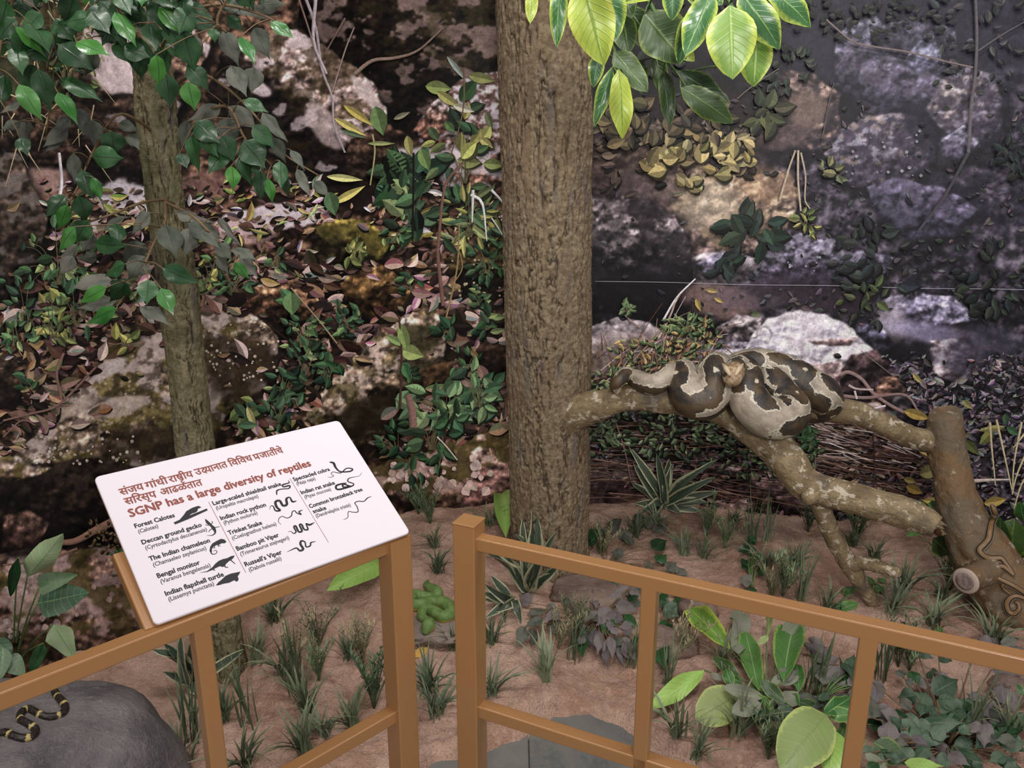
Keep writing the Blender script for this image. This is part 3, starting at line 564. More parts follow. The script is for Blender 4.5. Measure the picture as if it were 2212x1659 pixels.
# right-hand print: yellow leaves, shrubs, brush, twigs, straws
TL = [(168, 146, 78), (186, 162, 92), (140, 120, 62), (150, 132, 84), (112, 96, 52)]
clump(1500, 340, 110, 46, TL, 26, 46, False, (.55, .75), False, 60); clump(1590, 330, 40, 22, TL, 24, 38, False, (.5, .7), False); clump(1380, 270, 90, 30, [(92, 78, 48), (70, 62, 40), (120, 100, 60)], 26, 44, False, (.5, .7), False, 50); clump(1520, 255, 60, 16, [(96, 80, 52), (70, 60, 44)], 24, 36, False)
clump(1620, 500, 70, 18, [(38, 58, 46), (48, 70, 54), (30, 44, 38)], 36, 58, False, (.4, .55)); clump(1560, 560, 40, 8, [(40, 54, 50)], 30, 44, False); clump(1650, 240, 50, 12, [(52, 60, 38), (84, 88, 48)], 30, 50, False); clump(1700, 150, 60, 30, [(44, 60, 46), (60, 74, 54)], 14, 24, False)
clump(1795, 375, 30, 10, [(116, 120, 66), (96, 104, 66)], 20, 32, False); clump(1740, 480, 30, 14, YG, 16, 28, asp=(.25, .5)); clump(1870, 650, 60, 20, [(62, 76, 44), (84, 96, 52), (48, 56, 48)], 20, 34, False); clump(1890, 560, 100, 26, [(38, 46, 48), (52, 62, 56)], 24, 46, False); clump(2150, 600, 90, 40, [(34, 42, 42), (50, 62, 50)], 18, 34, False); clump(2120, 60, 120, 60, [(44, 50, 52), (62, 66, 66), (84, 80, 84)], 14, 30, False); clump(1850, 40, 160, 70, [(36, 44, 40), (56, 62, 52), (30, 34, 36)], 10, 22, False, ry=50); clump(2180, 330, 60, 24, [(40, 52, 50)], 18, 30, False)
clump(1400, 60, 110, 40, [(30, 38, 30), (44, 50, 36)], 16, 30, False); clump(1620, 60, 110, 60, [(26, 30, 28), (40, 44, 38)], 10, 22, False)
for p, a, b, c in (([(1716, 325), (1700, 370), (1682, 430)], 4, 5, (168, 150, 120)), ([(1722, 325), (1722, 390), (1728, 455)], 5, 4, (176, 156, 128)), ([(1728, 330), (1738, 380), (1737, 430), (1748, 450)], 4, 3, (170, 146, 122)),
                   ([(1783, 46), (1840, 92), (1890, 104), (1960, 115), (2040, 135), (2100, 148)], 4, 4, (120, 100, 96)), ([(2104, -20), (2108, 80), (2105, 160), (2096, 230), (2090, 330)], 6, 8, (92, 82, 88)), ([(2090, 330), (2040, 420), (1980, 500)], 8, 6, (64, 58, 68)), ([(2112, 112), (2160, 80), (2212, 50)], 4, 2, (96, 86, 88)), ([(1775, 300), (1790, 220), (1800, 180)], 3, 2, (84, 72, 74)),
                   ([(1590, 215), (1620, 190), (1680, 150)], 2, 2, (120, 100, 90)), ([(1430, 690), (1460, 640), (1500, 600)], 5, 3, (206, 196, 204)), ([(1460, 640), (1440, 690), (1400, 760)], 4, 4, (190, 176, 178)), ([(1338, 668), (1360, 690), (1380, 705)], 4, 3, (150, 120, 110)),
                   ([(1815, 806), (1832, 800), (1860, 815), (1885, 845), (1920, 870), (1960, 890), (1996, 905)], 8, 6, (140, 108, 104)), ([(1832, 828), (1850, 836), (1885, 838)], 5, 4, (176, 150, 148)), ([(1810, 850), (1870, 855), (1950, 848), (1980, 880), (1990, 900)], 8, 4, (134, 102, 98)), ([(1845, 840), (1850, 858)], 5, 4, (190, 176, 184)), ([(1880, 880), (1912, 872)], 5, 4, (206, 192, 200)), ([(1860, 755), (1930, 810)], 2, 2, (112, 92, 84)), ([(1740, 890), (1840, 900), (1960, 950)], 4, 3, (212, 190, 186))):
    dline(p, a, b, c)
for _ in range(150):
    u, v = R_.uniform(1750, 2010), R_.uniform(890, 1000); L = R_.uniform(40, 120); s = R_.uniform(-.05, .5)
    if v < 870 + (u - 1750) * .33: continue
    dline([(u - L / 2, v - L * s / 2), (u + L / 2, v + L * s / 2 + R_.uniform(-4, 4))], R_.uniform(1.5, 4), 1.5, jit(R_.choice([(176, 146, 138), (132, 96, 84), (60, 40, 34), (196, 172, 166), (40, 27, 22)])))
for _ in range(230):
    u, v = R_.uniform(1260, 2000), R_.uniform(900, 1080); L = R_.uniform(60, 220); s = R_.uniform(-.02, .3) if u > 1500 else R_.uniform(-.1, .12)
    if u > 1750 and v < 990: continue
    dline([(u - L / 2, v - L * s / 2), (u, v + R_.uniform(-8, 8)), (u + L / 2, v + L * s / 2 + R_.uniform(-8, 8))], R_.uniform(1.2, 3), 1.3, jit(R_.choice([(104, 64, 48), (132, 92, 76), (70, 44, 34), (92, 66, 56), (48, 32, 26)])))
for _ in range(110):
    u, v = R_.uniform(1270, 1560), R_.uniform(730, 890); L = R_.uniform(40, 130); a = R_.uniform(-1.9, .4)
    dline([(u, v), (u + L * .5 * math.cos(a), v + L * .5 * math.sin(a) - 6), (u + L * math.cos(a), v + L * math.sin(a) + R_.uniform(-8, 16))], R_.uniform(1.4, 3.6), 1.2, jit(R_.choice([(150, 96, 70), (116, 70, 52), (190, 168, 160), (168, 120, 84), (84, 54, 44)])))
dline([(1285, 770), (1330, 745), (1400, 742), (1460, 780)], 3, 3, (120, 84, 66)); dline([(1400, 770), (1440, 740), (1480, 730), (1530, 725), (1580, 760)], 3, 2.5, (112, 78, 62)); dline([(1325, 900), (1345, 960), (1360, 1030)], 3, 2, (120, 90, 80)); dline([(1520, 700), (1490, 740), (1470, 770)], 6, 9, (140, 92, 72)); dline([(1884, 930), (1888, 1000), (1885, 1060)], 4, 3, (52, 38, 36)); dline([(1750, 960), (1760, 1000), (1740, 1030)], 3, 3, (110, 84, 76))
SB = [(92, 122, 70), (126, 144, 84), (70, 98, 60), (156, 160, 96), (196, 160, 84), (176, 116, 70)]
clump(1480, 700, 60, 60, [(108, 140, 76), (140, 160, 92), (84, 116, 66)], 12, 22, True, (.35, .5), ry=24); clump(1352, 660, 18, 12, [(108, 140, 84)], 12, 18); clump(1420, 775, 120, 170, SB, 8, 18, False, (.35, .5), ry=60); clump(1320, 830, 60, 70, SB[:4], 9, 18, False, (.35, .5), ry=40); clump(1500, 740, 60, 60, SB, 8, 18, False)
clump(1450, 930, 190, 190, [(78, 100, 62), (100, 124, 80), (54, 74, 48), (122, 140, 96)], 9, 22, False, (.35, .55), ry=50); clump(1620, 970, 160, 90, [(70, 92, 56), (54, 74, 48), (96, 116, 70)], 9, 20, False, ry=60); clump(1740, 940, 26, 20, [(48, 84, 44), (60, 100, 52)], 14, 24, False); clump(1900, 1080, 90, 40, [(84, 110, 56), (112, 128, 66)], 8, 20, False, ry=24); clump(1290, 940, 40, 26, [(78, 100, 62)], 10, 20, False)
YO = [(168, 142, 52), (186, 156, 60), (150, 120, 44), (120, 112, 56)]
for a in ((1980, 890, 60, 22, .3, YO[0]), (1995, 960, 40, 30, 1.2, YO[1]), (2010, 1010, 50, 30, -.3, YO[3]), (1975, 1050, 40, 20, .4, YO[2]), (2020, 1075, 56, 16, .1, YO[1]), (2150, 1075, 50, 22, -.2, YO[0]), (2010, 1100, 46, 18, .3, YO[2]), (2100, 960, 44, 20, .8, (84, 92, 40)), (2130, 940, 40, 22, 2.4, (112, 116, 50)), (2060, 905, 44, 14, -.1, (150, 136, 64)), (1980, 812, 30, 12, .8, (160, 140, 70)), (2090, 868, 30, 14, .7, (132, 132, 60)), (2172, 900, 26, 16, 1.5, (52, 84, 52)), (2188, 925, 34, 16, .6, (56, 92, 54)), (2140, 920, 60, 14, 3.0, (140, 128, 62)), (2070, 940, 60, 18, -.4, (96, 96, 44)), (1965, 1030, 30, 14, .3, (140, 124, 56)), (1620, 815, 0.1, .1, 0, YO[0]), (1535, 625, 26, 10, .2, (176, 148, 70)), (1505, 655, 30, 12, 1.2, (180, 146, 62)), (1550, 645, 24, 9, .5, (186, 152, 70)), (1630, 675, 22, 14, 0, (96, 104, 60))):
    dleaf(*a[:4], a[4], jit(a[5], .05))
for a in ([(2138, 906), (2142, 960), (2150, 1040)], [(2152, 900), (2170, 980), (2185, 1050)], [(2206, 905), (2190, 990), (2186, 1060)], [(2220, 960), (2195, 1020), (2186, 1060)], [(2212, 930), (2188, 960)], [(2230, 1000), (2205, 1040), (2190, 1090)]): dline(a, 5, 2.5, (186, 168, 118))
dline([(2080, 1035), (2120, 1030), (2180, 1028)], 10, 3, (190, 170, 158)); dline([(1290, 1080), (1330, 1000), (1360, 980)], 2, 2, (64, 50, 50))
dline([(1850, 1120), (1900, 1100), (1960, 1120)], 4, 2, (92, 64, 60))
U_ = np.concatenate([a[0] for a in DV]); V_ = np.concatenate([a[1] for a in DV]); O_ = np.concatenate([np.full(len(a[0]), a[2]) for a in DV])
pts = wall_at(U_, V_, O_)
me = mesh_np('printed_foliage', pts, np.array(DF), True, MURAL2, None, lin(np.clip((lambda q: q * .64 + q.mean(1, keepdims=True) * .34)(np.vstack(DC)) * 1.26, 0, 254) / 255.))
link('printed_foliage', me, wall)
# ------------------------------------------------------------------ floor of grey stone tiles
m = NT('grey_stone_tile', .38, .5); tc = m.obj(); n1 = m.noise(tc, 6, 6, .6); n2 = m.noise(tc, 70, 4, .6)
ve = m.voro(m.mapv(tc, (1, 1, 1)), 1.7, 'DISTANCE_TO_EDGE'); nn_ = m.noise(tc, 14, 3)
m.base(m.mix(m.step(n2, .3, .75), m.mix(m.step(n1, .3, .7), L_(84, 86, 84), L_(116, 116, 112)), L_(110, 108, 104)))
m.bump(n2, .12, .004); TILE = m.m
m = NT('floor_grout', .8); m.base(L_(84, 80, 74)); GROUT = m.m
mb = MB(); V, F = frame_box((0, 1.2, -.03), (1, 0, 0), (0, 1, 0), (0, 0, 1), 6.0, 3.6, .05, 0); mb.add(V, F)
floor = link('floor', mb.mesh('floor', GROUT, False)); floor['kind'] = 'structure'
mb = MB(); V, F = frame_box((0, 0, 0), (1, 0, 0), (0, 1, 0), (0, 0, 1), .597, .597, .012, .0015); mb.add(V, F); tile_me = mb.mesh('tile', TILE, False)
for i in range(-2, 3):
    for j in range(0, 4):
        o = link('tile', tile_me, floor); o.location = (.345 + i * .6, .82 + j * .6 - .3, -.001); 
# ------------------------------------------------------------------ sculpted red soil bed
ex = np.array([-3, -1.2, -.6, -.35, -.2, -.08, .03, .12, .22, .30, .40, .52, .7, 1.2, 3])
ey = np.array([1.0, 1.2, 1.35, 1.52, 1.66, 1.70, 1.76, 1.84, 1.85, 1.80, 1.68, 1.56, 1.46, 1.25, .9])
def wall_dist(x, y):
    a = np.arctan2(x, y); return np.interp(a, w_az, w_r) - np.hypot(x, y)
_rw = np.random.default_rng(5)
def soil_h(x, y):
    x = np.asarray(x, float); y = np.asarray(y, float)
    e = y - np.interp(x, ex, ey) + (fbm2(x * 9, y * 9, 3, 3) - .5) * .05
    h = -.02 + .065 * sstep(-.02, .07, e) + .075 * sstep(.05, 1.0, e)
    k = sstep(0, .08, e)
    h = h + k * ((fbm2(x * 3.1, y * 3.1, 2, 8) - .5) * .10 + (fbm2(x * 9, y * 9, 3, 21) - .5) * .040 + (fbm2(x * 34, y * 34, 3, 33) - .5) * .012)
    return h
step_ = .0075
xs = np.arange(-2.0, 2.6, step_); ys = np.arange(1.05, 3.2, step_)
X, Y = np.meshgrid(xs, ys); Z = soil_h(X, Y)
Z = Z + (Z > 0) * ((fbm2(X * 120, Y * 120, 2, 44) - .5) * .006)
wd = wall_dist(X, Y); keep = (wd > -.04) & (Z > -.015)
Fq = grid_faces(len(xs), len(ys)); kf = keep.ravel()[Fq].all(1); Fq = Fq[kf]
used = np.unique(Fq); mp_ = np.full(X.size, -1); mp_[used] = np.arange(len(used))
m = NT('red_brown_soil', .9, .15); tc = m.obj()
n1 = m.noise(tc, 5, 5, .6); n2 = m.noise(tc, 34, 5, .65); n3 = m.noise(tc, 160, 4, .7); v1 = m.voro(tc, 130)
c1 = m.mix(m.step(n1, .38, .62), L_(164, 130, 112), L_(192, 160, 142)); c1 = m.mix(m.math('MULTIPLY', m.step(n2, .5, .7), .6), c1, L_(208, 172, 154))
c1 = m.mix(m.math('MULTIPLY', m.step(n3, .56, .7), .75), c1, L_(104, 78, 70)); c1 = m.mix(m.math('MULTIPLY', m.step(n2, .42, .3), .5), c1, L_(126, 92, 78))
c1 = m.mix(m.math('MULTIPLY', m.step(m.math('ABSOLUTE', m.math('SUBTRACT', m.noise(tc, 16, 5, .7, .6), .5)), .012, .0), .35), c1, L_(96, 72, 62)); m.base(c1); hh = m.math('ADD', m.math('MULTIPLY', n3, .7), m.math('ADD', n2, m.math('MULTIPLY', v1, .4))); m.bump(hh, .8, .010); SOIL = m.m
me = mesh_np('soil_bed', np.stack([X.ravel(), Y.ravel(), Z.ravel()], 1)[used], mp_[Fq], True, SOIL)
o = link('soil_bed', me); o['kind'] = 'structure'
def soil_at(u, v):
    """pixel -> point on the soil"""
    z = .08
    for _ in range(12):
        p = G(u, v, z); z = .5 * z + .5 * max(0.0, float(soil_h(p[0], p[1])))
    p = G(u, v, z); return p
# ------------------------------------------------------------------ railings
m = NT('tan_brown_powder_coat', .2, .6); tc = m.obj(); n1 = m.noise(tc, 900, 2); n2 = m.noise(tc, 4, 3)
m.base(m.mix(n2, L_(152, 109, 68), L_(160, 117, 75))); m.bump(n1, .06, .001); METAL = m.m
def fence_frame(a, b):
    a = np.array(a); b = np.array(b); d = b - a; d[2] = 0; d /= np.linalg.norm(d); n = np.array([d[1], -d[0], 0]);
    if n[1] > 0: n = -n
    return d, n
ZT = .84; RW = .027
# right railing: front-top edge of its top rail runs through these two pixels
A_, B_ = G(1033, 1164, ZT), G(2212, 1424, ZT); dR, nR = fence_frame(A_, B_)
def on_front(u, v): return PL(u, v, A_, nR)
right = thing('railing', 'tan metal railing with a free-standing end post, running right', 'railing', tuple(A_ * [1, 1, 0]))
def part(name, mb, parent, mat=None, label=None, smooth=False):
    me = mb.mesh(name, mat or METAL, smooth); o = link(name, me, parent)
    o.matrix_parent_inverse = Matrix.Translation(-Vector(parent.location)) if parent else Matrix(); 
    if label: o['label'] = label
    return o
def vbar(parent, name, pt, z0, z1, w, d, n):
    """vertical square tube centred at pt"""
    mb = MB(); bar(mb, (pt[0], pt[1], z0), (pt[0], pt[1], z1), w, w, up=d); return part(name, mb, parent)
def hbar(parent, name, p, q, z, w=RW):
    mb = MB(); bar(mb, (p[0], p[1], z), (q[0], q[1], z), w, w); return part(name, mb, parent)
cR = A_ - nR * RW / 2
post_c = PL(1036, 1300, A_, nR) - nR * RW / 2 - dR * .028
far = cR + dR * 1.6
hbar(right, 'top_rail', post_c + dR * .02, far, ZT - RW / 2)
zb = on_front(1040, 1529)[2] - RW / 2
hbar(right, 'lower_rail', post_c + dR * .02, far, zb)
hbar(right, 'foot_rail', post_c + dR * .02, far, .12)
bar_x = [on_front((1385 + 1417) / 2, 1268), on_front((1859 + 1896) / 2, 1376)]
gap = np.linalg.norm(bar_x[1] - bar_x[0]) 
for k, b in enumerate([bar_x[0], bar_x[1], bar_x[1] + dR * gap, bar_x[1] + dR * gap * 2]): vbar(right, 'upright', b - nR * RW / 2, .006, ZT - RW + .002, RW, dR, nR)
vbar(right, 'post', post_c, .005, ZT + .024, .046, dR, nR)
mb = MB(); V, F = frame_box((post_c[0], post_c[1], ZT + .0255), dR, nR, (0, 0, 1), .047, .047, .004, .0015); mb.add(V, F); part('post_cap', mb, right)
# left railing, carries the sign
ZL = .842; A2, B2 = G(0, 1498, ZL), G(337, 1366, ZL); dL, nL = fence_frame(A2, B2)
left_r = thing('railing', 'tan metal railing on the left holding up the sign', 'railing', tuple(A2 * [1, 1, 0]))
def on_l(u, v): return PL(u, v, A2, nL)
post_l = on_l(862, 1200) - nL * .0135; post_l[2] = 0
farl = A2 - dL * .9 - nL * RW / 2
hbar(left_r, 'top_rail', farl, post_l - dL * .02, ZL - RW / 2)
zbl = on_l(850, 1541)[2] - RW / 2; zbl = on_l(700, 1627)[2] - RW / 2 if not .3 < zbl < .7 else zbl
hbar(left_r, 'lower_rail', farl, post_l - dL * .02, zbl); hbar(left_r, 'foot_rail', farl, post_l - dL * .02, .12)
bl = on_l(440, 1372); vbar(left_r, 'upright', bl - nL * RW / 2, .006, ZL - RW + .002, RW, dL, nL)
for k in (1, 2): vbar(left_r, 'upright', bl - nL * RW / 2 - dL * .42 * k, .006, ZL - RW + .002, RW, dL, nL)
vbar(left_r, 'post', post_l, .005, ZL - .001, .046, dL, nL)
# ------------------------------------------------------------------ sign
zb_, zt_ = .85, 1.01
BL_, BR_, TL_ = G(335, 1350, zb_), G(887, 1150, zb_), G(203, 1030, zt_)
ex_ = BR_ - BL_; SW = np.linalg.norm(ex_); ex_ /= SW; ey_ = TL_ - BL_; ey_ -= ex_ * (ey_ @ ex_); SH = np.linalg.norm(ey_); ey_ /= SH; ez_ = np.cross(ex_, ey_)
sign = bpy.data.objects.new('sign', None); COL.objects.link(sign); sign.empty_display_size = .05
sign.matrix_world = Matrix(((ex_[0], ey_[0], ez_[0], BL_[0]), (ex_[1], ey_[1], ez_[1], BL_[1]), (ex_[2], ey_[2], ez_[2], BL_[2]), (0, 0, 0, 1)))
tag(sign, 'slanted white sign listing reptiles, on the left railing', 'sign')
def sl(u, v):
    p = PL(u, v, BL_, ez_) - BL_; return p @ ex_, p @ ey_
def z2s(x, y, s=2212 / 710., ou=190, ov=890): return sl(ou + x / s, ov + y / s)
def rrect(w, h, r, t, z, n=6, x0=0, y0=0):
    pts = []
    for cx, cy, a0 in ((w - r, r, -90), (w - r, h - r, 0), (r, h - r, 90), (r, r, 180)):
        for i in range(n + 1):
            a = math.radians(a0 + 90 * i / n); pts.append((x0 + cx + r * math.cos(a), y0 + cy + r * math.sin(a)))
    k = len(pts); b = .0012; cxm, cym = x0 + w / 2, y0 + h / 2
    inn = [(cxm + (x - cxm) * (1 - 2 * b / w), cym + (y - cym) * (1 - 2 * b / h)) for x, y in pts]
    V = [(x, y, z - t) for x, y in pts] + [(x, y, z - b) for x, y in pts] + [(x, y, z) for x, y in inn]
    F = [list(range(k))[::-1], [2 * k + i for i in range(k)]] + [[j * k + i, j * k + (i + 1) % k, (j + 1) * k + (i + 1) % k, (j + 1) * k + i] for j in (0, 1) for i in range(k)]
    return V, F
m = NT('white_print_sheet', .6, .2); m.base(L_(218, 210, 217)); SHEET = m.m
m = NT('brown_ink', .5, .3); m.base(L_(132, 70, 60)); INKB = m.m
m = NT('black_ink', .5, .3); m.base(L_(30, 28, 34)); INKK = m.m
m = NT('grey_ink', .5, .3); m.base(L_(74, 72, 78)); INKG = m.m
mb = MB(); mb.add(*rrect(SW, SH, .009, .005, .0)); board = link('printed_panel', mb.mesh('printed_panel', SHEET, False), sign); board['label'] = 'white printed sheet with brown and black text'
mb = MB(); mb.add(*rrect(SW - .006, SH - .004, .006, .016, -.0052, 4, .003, .002)); link('backing_tray', mb.mesh('backing_tray', METAL, False), sign)
# brackets (in world, parented to sign)
inv = sign.matrix_world.inverted()
def wpart(name, mb, label=None):
    o = link(name, mb.mesh(name, METAL, False), sign); o.matrix_parent_inverse = inv; return o
mb = MB(); q0 = on_l(316, 1378) - nL * RW / 2; q0[2] = ZL - .004
pz = BL_ + (q0 - BL_); 
def under(x, y, dz=-.022): return BL_ + ex_ * x + ey_ * y + ez_ * dz
lx = (q0 - BL_) @ ex_
for xx in (-.002, SW - .03):
    b0 = BL_ + ex_ * xx; b0 = b0 - nL * .0; b0[2] = ZL - .002
    base_p = np.array([b0[0], b0[1], ZL - .008]) - nL * .012
    top_p = under(xx, .15, -.030); mb = MB()
    V, F = frame_box(((base_p + top_p) / 2), dL, nL, (0, 0, 1), .022, .022, 0.001, 0)
    bar(mb, base_p, top_p, .022, .022, up=dL); wpart('support_strut', mb)
    mb = MB(); bar(mb, under(max(xx, .04), .005, -.03), under(max(xx, .04), SH - .02, -.03), .02, .018, up=ez_); wpart('tray_rib', mb)
# text
def font_outline(body, bold=0.0, dx=0.0):
    cu = bpy.data.curves.new('txt', 'FONT'); cu.body = body; cu.size = 1.0; cu.resolution_u = 2; cu.fill_mode = 'FRONT' if hasattr(cu, 'fill_mode') else 'BOTH'
    o = bpy.data.objects.new('txt', cu); COL.objects.link(o); bpy.context.view_layer.update()
    me = bpy.data.meshes.new_from_object(o.evaluated_get(bpy.context.evaluated_depsgraph_get()))
    n = len(me.vertices); V = np.zeros(n * 3); me.vertices.foreach_get('co', V); V = V.reshape(-1, 3); F = [list(p.vertices) for p in me.polygons]
    bpy.data.objects.remove(o); bpy.data.curves.remove(cu); bpy.data.meshes.remove(me); return V, F
def text_line(body, p0, p1, height, mat, bold=0.0, slant=0.0, extra=None, name='lettering'):
    """p0,p1: local start and end of the baseline; height: em size; width fitted to |p1-p0|"""
    V, F = font_outline(body)
    if extra: V, F = extra(V, F)
    w = V[:, 0].max() - V[:, 0].min(); x0 = V[:, 0].min()
    p0 = np.array(p0); p1 = np.array(p1); L = np.linalg.norm(p1 - p0); a = (p1 - p0) / L; b = np.array([-a[1], a[0]])
    mb = MB(); offs = [(0, 0)] if bold == 0 else [(bold, 0), (-bold, 0), (0, bold), (0, -bold), (bold * .7, bold * .7), (-bold * .7, -bold * .7)]
    for k, (ox, oy) in enumerate(offs):
        x = (V[:, 0] - x0) / w * L + V[:, 1] * height * slant + ox; y = V[:, 1] * height + oy
        Q = p0[None] + x[:, None] * a + y[:, None] * b
        mb.add(np.hstack([Q, np.full((len(Q), 1), .00025 + k * 3e-6)]), F)
    return link(name, mb.mesh(name, mat, False), board)
def strokes(polys, mat, name, z=.0003):
    """list of (pts(local), widths)"""
    mb = MB()
    for q, (pts, w0, w1) in enumerate(polys):
        n = max(8, 6 * len(pts)); p = spline(np.array([(a, b, 0, r) for (a, b), r in zip(pts, np.interp(np.linspace(0, 1, len(pts)), np.linspace(0, 1, len(w0)) if isinstance(w0, (list, tuple)) else [0, 1], w0 if isinstance(w0, (list, tuple)) else [w0, w1]))]), n)
        d = np.gradient(p[:, :2], axis=0); d /= np.linalg.norm(d, axis=1)[:, None] + 1e-12; nn = np.stack([-d[:, 1], d[:, 0]], 1) * np.abs(p[:, 3:4]) / 2
        a, b = p[:, :2] + nn, p[:, :2] - nn; V = np.vstack([np.hstack([a, np.full((n, 1), z + q * 4e-6)]), np.hstack([b, np.full((n, 1), z + q * 4e-6)])])
        mb.add(V, [[i, i + 1, n + i + 1, n + i] for i in range(n - 1)])
    return link(name, mb.mesh(name, mat, False), board)
def poly(pts, mat, name, z=.0003, mb=None):
    own = mb is None; mb = mb or MB(); mb.add([(x, y, z) for x, y in pts], [list(range(len(pts)))])
    return link(name, mb.mesh(name, mat, False), board) if own else mb
S2 = lambda x, y: z2s(x, y)
# Devanagari title: glyphs set in visual order; conjuncts assembled from smaller glyphs and strokes
def deva_line1(V, F): return V, F
px = SW / 455.
def seg(body, xa, ya, xb, yb, h, bold=.0005, sy=0.0, mat=INKB):  # crop coords (zoom of 240..640 x 940..1130, factor 5.53)
    f = lambda x, y: sl(240 + x / 5.53, 940 + y / 5.53)
    a = f(xa, ya); b = f(xb, yb); return text_line(body, a, b, h, mat, bold)
HD = .0212
seg('संजय', 118, 722, 402, 645, HD); seg('गांधी', 428, 642, 690, 572, HD); seg('राषीय', 706, 570, 992, 494, HD); seg('ट', 836, 574, 884, 562, HD * .6)
seg('उ', 1020, 480, 1090, 460, HD); seg('द', 1098, 462, 1152, 448, HD); seg('यानात', 1140, 452, 1400, 378, HD)
seg('िविवध', 1428, 376, 1700, 300, HD); seg('प', 1722, 300, 1790, 280, HD); seg('जातींचे', 1792, 280, 2066, 208, HD)
seg('सिरसृप', 178, 835, 552, 738, HD); seg('आढळतात', 606, 722, 1100, 596, HD)
f5 = lambda x, y: sl(240 + x / 5.53, 940 + y / 5.53)
strokes([([f5(862, 572), f5(848, 586)], .0012, .0012), ([f5(862, 572), f5(882, 578)], .0012, .0012), ([f5(1735, 272), f5(1722, 290)], .0013, .0013), ([f5(1742, 258), f5(1728, 282)], .0013, .0011)], INKB, 'lettering')
def eng(body, x0, y0, x1, y1, h, bold, mat=INKK, slant=0.0): return text_line(body, S2(x0, y0), S2(x1, y1), h, mat, bold, slant)
eng('SGNP has a large diversity of reptiles', 286, 708, 1504, 362, .0228, .0008, INKB)
HB, HI = .0122, .0108; bb = .00042
for (t, a, b, c, d) in (('Forest Calotes', 320, 782, 586, 706), ('Deccan ground gecko', 368, 892, 768, 770), ('The Indian chameleon', 418, 1004, 823, 876), ('Bengal monitor', 472, 1118, 756, 1024), ('Indian flapshell turtle', 526, 1238, 916, 1104),
                        ('Large-scaled shieldtail snake', 846, 628, 1303, 494), ('Indian rock python', 898, 728, 1200, 634), ('Trinket Snake', 950, 828, 1174, 756), ('Bamboo pit Viper', 1006, 934, 1288, 838), ("Russell's Viper", 1062, 1040, 1308, 954),
                        ('Spectacled cobra', 1388, 466, 1630, 394), ('Indian rat snake', 1440, 554, 1664, 486), ('Common bronzeback tree', 1496, 648, 1850, 530), ('snake', 1520, 682, 1606, 655)):
    eng(t, a, b, c, d, HB, bb)
for (t, a, b, c, d) in (('(Calotes)', 342, 818, 474, 778), ('(Cyrtodactylus deccanensis)', 390, 928, 802, 800), ('(Chamaeleo zeylanicus)', 442, 1042, 798, 926), ('(Varanus bengalensis)', 492, 1156, 826, 1042), ('(Lissemys punctata)', 546, 1276, 850, 1166),
                        ('(Uropeltis macrolepis)', 866, 660, 1148, 576), ('(Python molurus)', 918, 760, 1142, 688), ('(Coelognathus helena)', 974, 862, 1270, 762), ('(Trimeresurus stejnegeri)', 1030, 970, 1356, 856), ('(Daboia russelii)', 1088, 1076, 1304, 996),
                        ('(Naja naja)', 1408, 494, 1532, 456), ('(Ptyas mucosa)', 1462, 584, 1638, 528), ('(Dendrelaphis tristis)', 1538, 712, 1770, 634)):
    eng(t, a, b, c, d, HI, .0002, INKG, .1)
SS = lambda L: [S2(*p) for p in L]
strokes([(SS([(812, 606), (1062, 1082)]), .0008, .0008), (SS([(1358, 446), (1618, 878)]), .0008, .0008)], INKB, 'divider_line')
def snake_icon(pts, ws): return strokes([(SS(pts), list(ws), 0)], INKK, 'snake_silhouette')
snake_icon([(1346, 460), (1354, 476), (1312, 490), (1316, 504), (1356, 496), (1352, 514), (1300, 520), (1272, 530), (1270, 558)], (.0008, .0022, .003, .003, .0032, .0024, .0022, .0028, .0018))
snake_icon([(1404, 598), (1376, 604), (1358, 575), (1335, 586), (1338, 622), (1312, 630), (1290, 598), (1262, 606), (1270, 640), (1292, 662), (1262, 664), (1246, 634), (1230, 634), (1222, 656)], (.0012, .004, .0026, .0042, .0046, .0046, .0046, .0046, .0046, .004, .003, .002, .0012, .0006))
snake_icon([(1444, 660), (1420, 672), (1435, 690), (1405, 680), (1392, 665), (1375, 672), (1368, 700), (1340, 714), (1308, 703), (1286, 716), (1282, 740), (1300, 758)], (.0012, .0026, .0022, .0022, .0018, .0018, .0018, .0016, .0014, .0012, .001, .0006))
snake_icon([(1524, 744), (1490, 760), (1468, 752), (1480, 790), (1455, 790), (1438, 758), (1424, 762), (1440, 800), (1418, 806), (1398, 768), (1386, 776), (1400, 806), (1384, 818), (1366, 804), (1346, 806)], (.001, .0042, .0024, .003, .0034, .0034, .0034, .0036, .0036, .0036, .0032, .0026, .002, .0012, .0006))
snake_icon([(1532, 872), (1500, 880), (1496, 900), (1468, 908), (1460, 876), (1436, 868), (1430, 890), (1448, 922), (1426, 934), (1404, 916), (1374, 926), (1340, 942)], (.001, .0026, .0026, .0026, .0026, .0034, .0042, .0042, .0036, .0028, .0018, .0006))
snake_icon([(1626, 338), (1652, 344), (1668, 376), (1700, 402), (1762, 400), (1780, 384), (1740, 380), (1700, 410), (1650, 404), (1636, 416), (1654, 430), (1632, 440), (1614, 438)], (.0026, .0052, .0042, .0032, .0032, .003, .0024, .002, .0014, .0012, .0012, .001, .0006))
snake_icon([(1844, 408), (1826, 430), (1790, 438), (1755, 448), (1750, 468), (1788, 484), (1770, 500), (1720, 486), (1720, 506), (1772, 500), (1700, 520), (1672, 518), (1672, 496), (1706, 484), (1740, 478)], (.0006, .0008, .0012, .002, .0026, .0024, .003, .0036, .0036, .003, .004, .004, .004, .0036, .002))
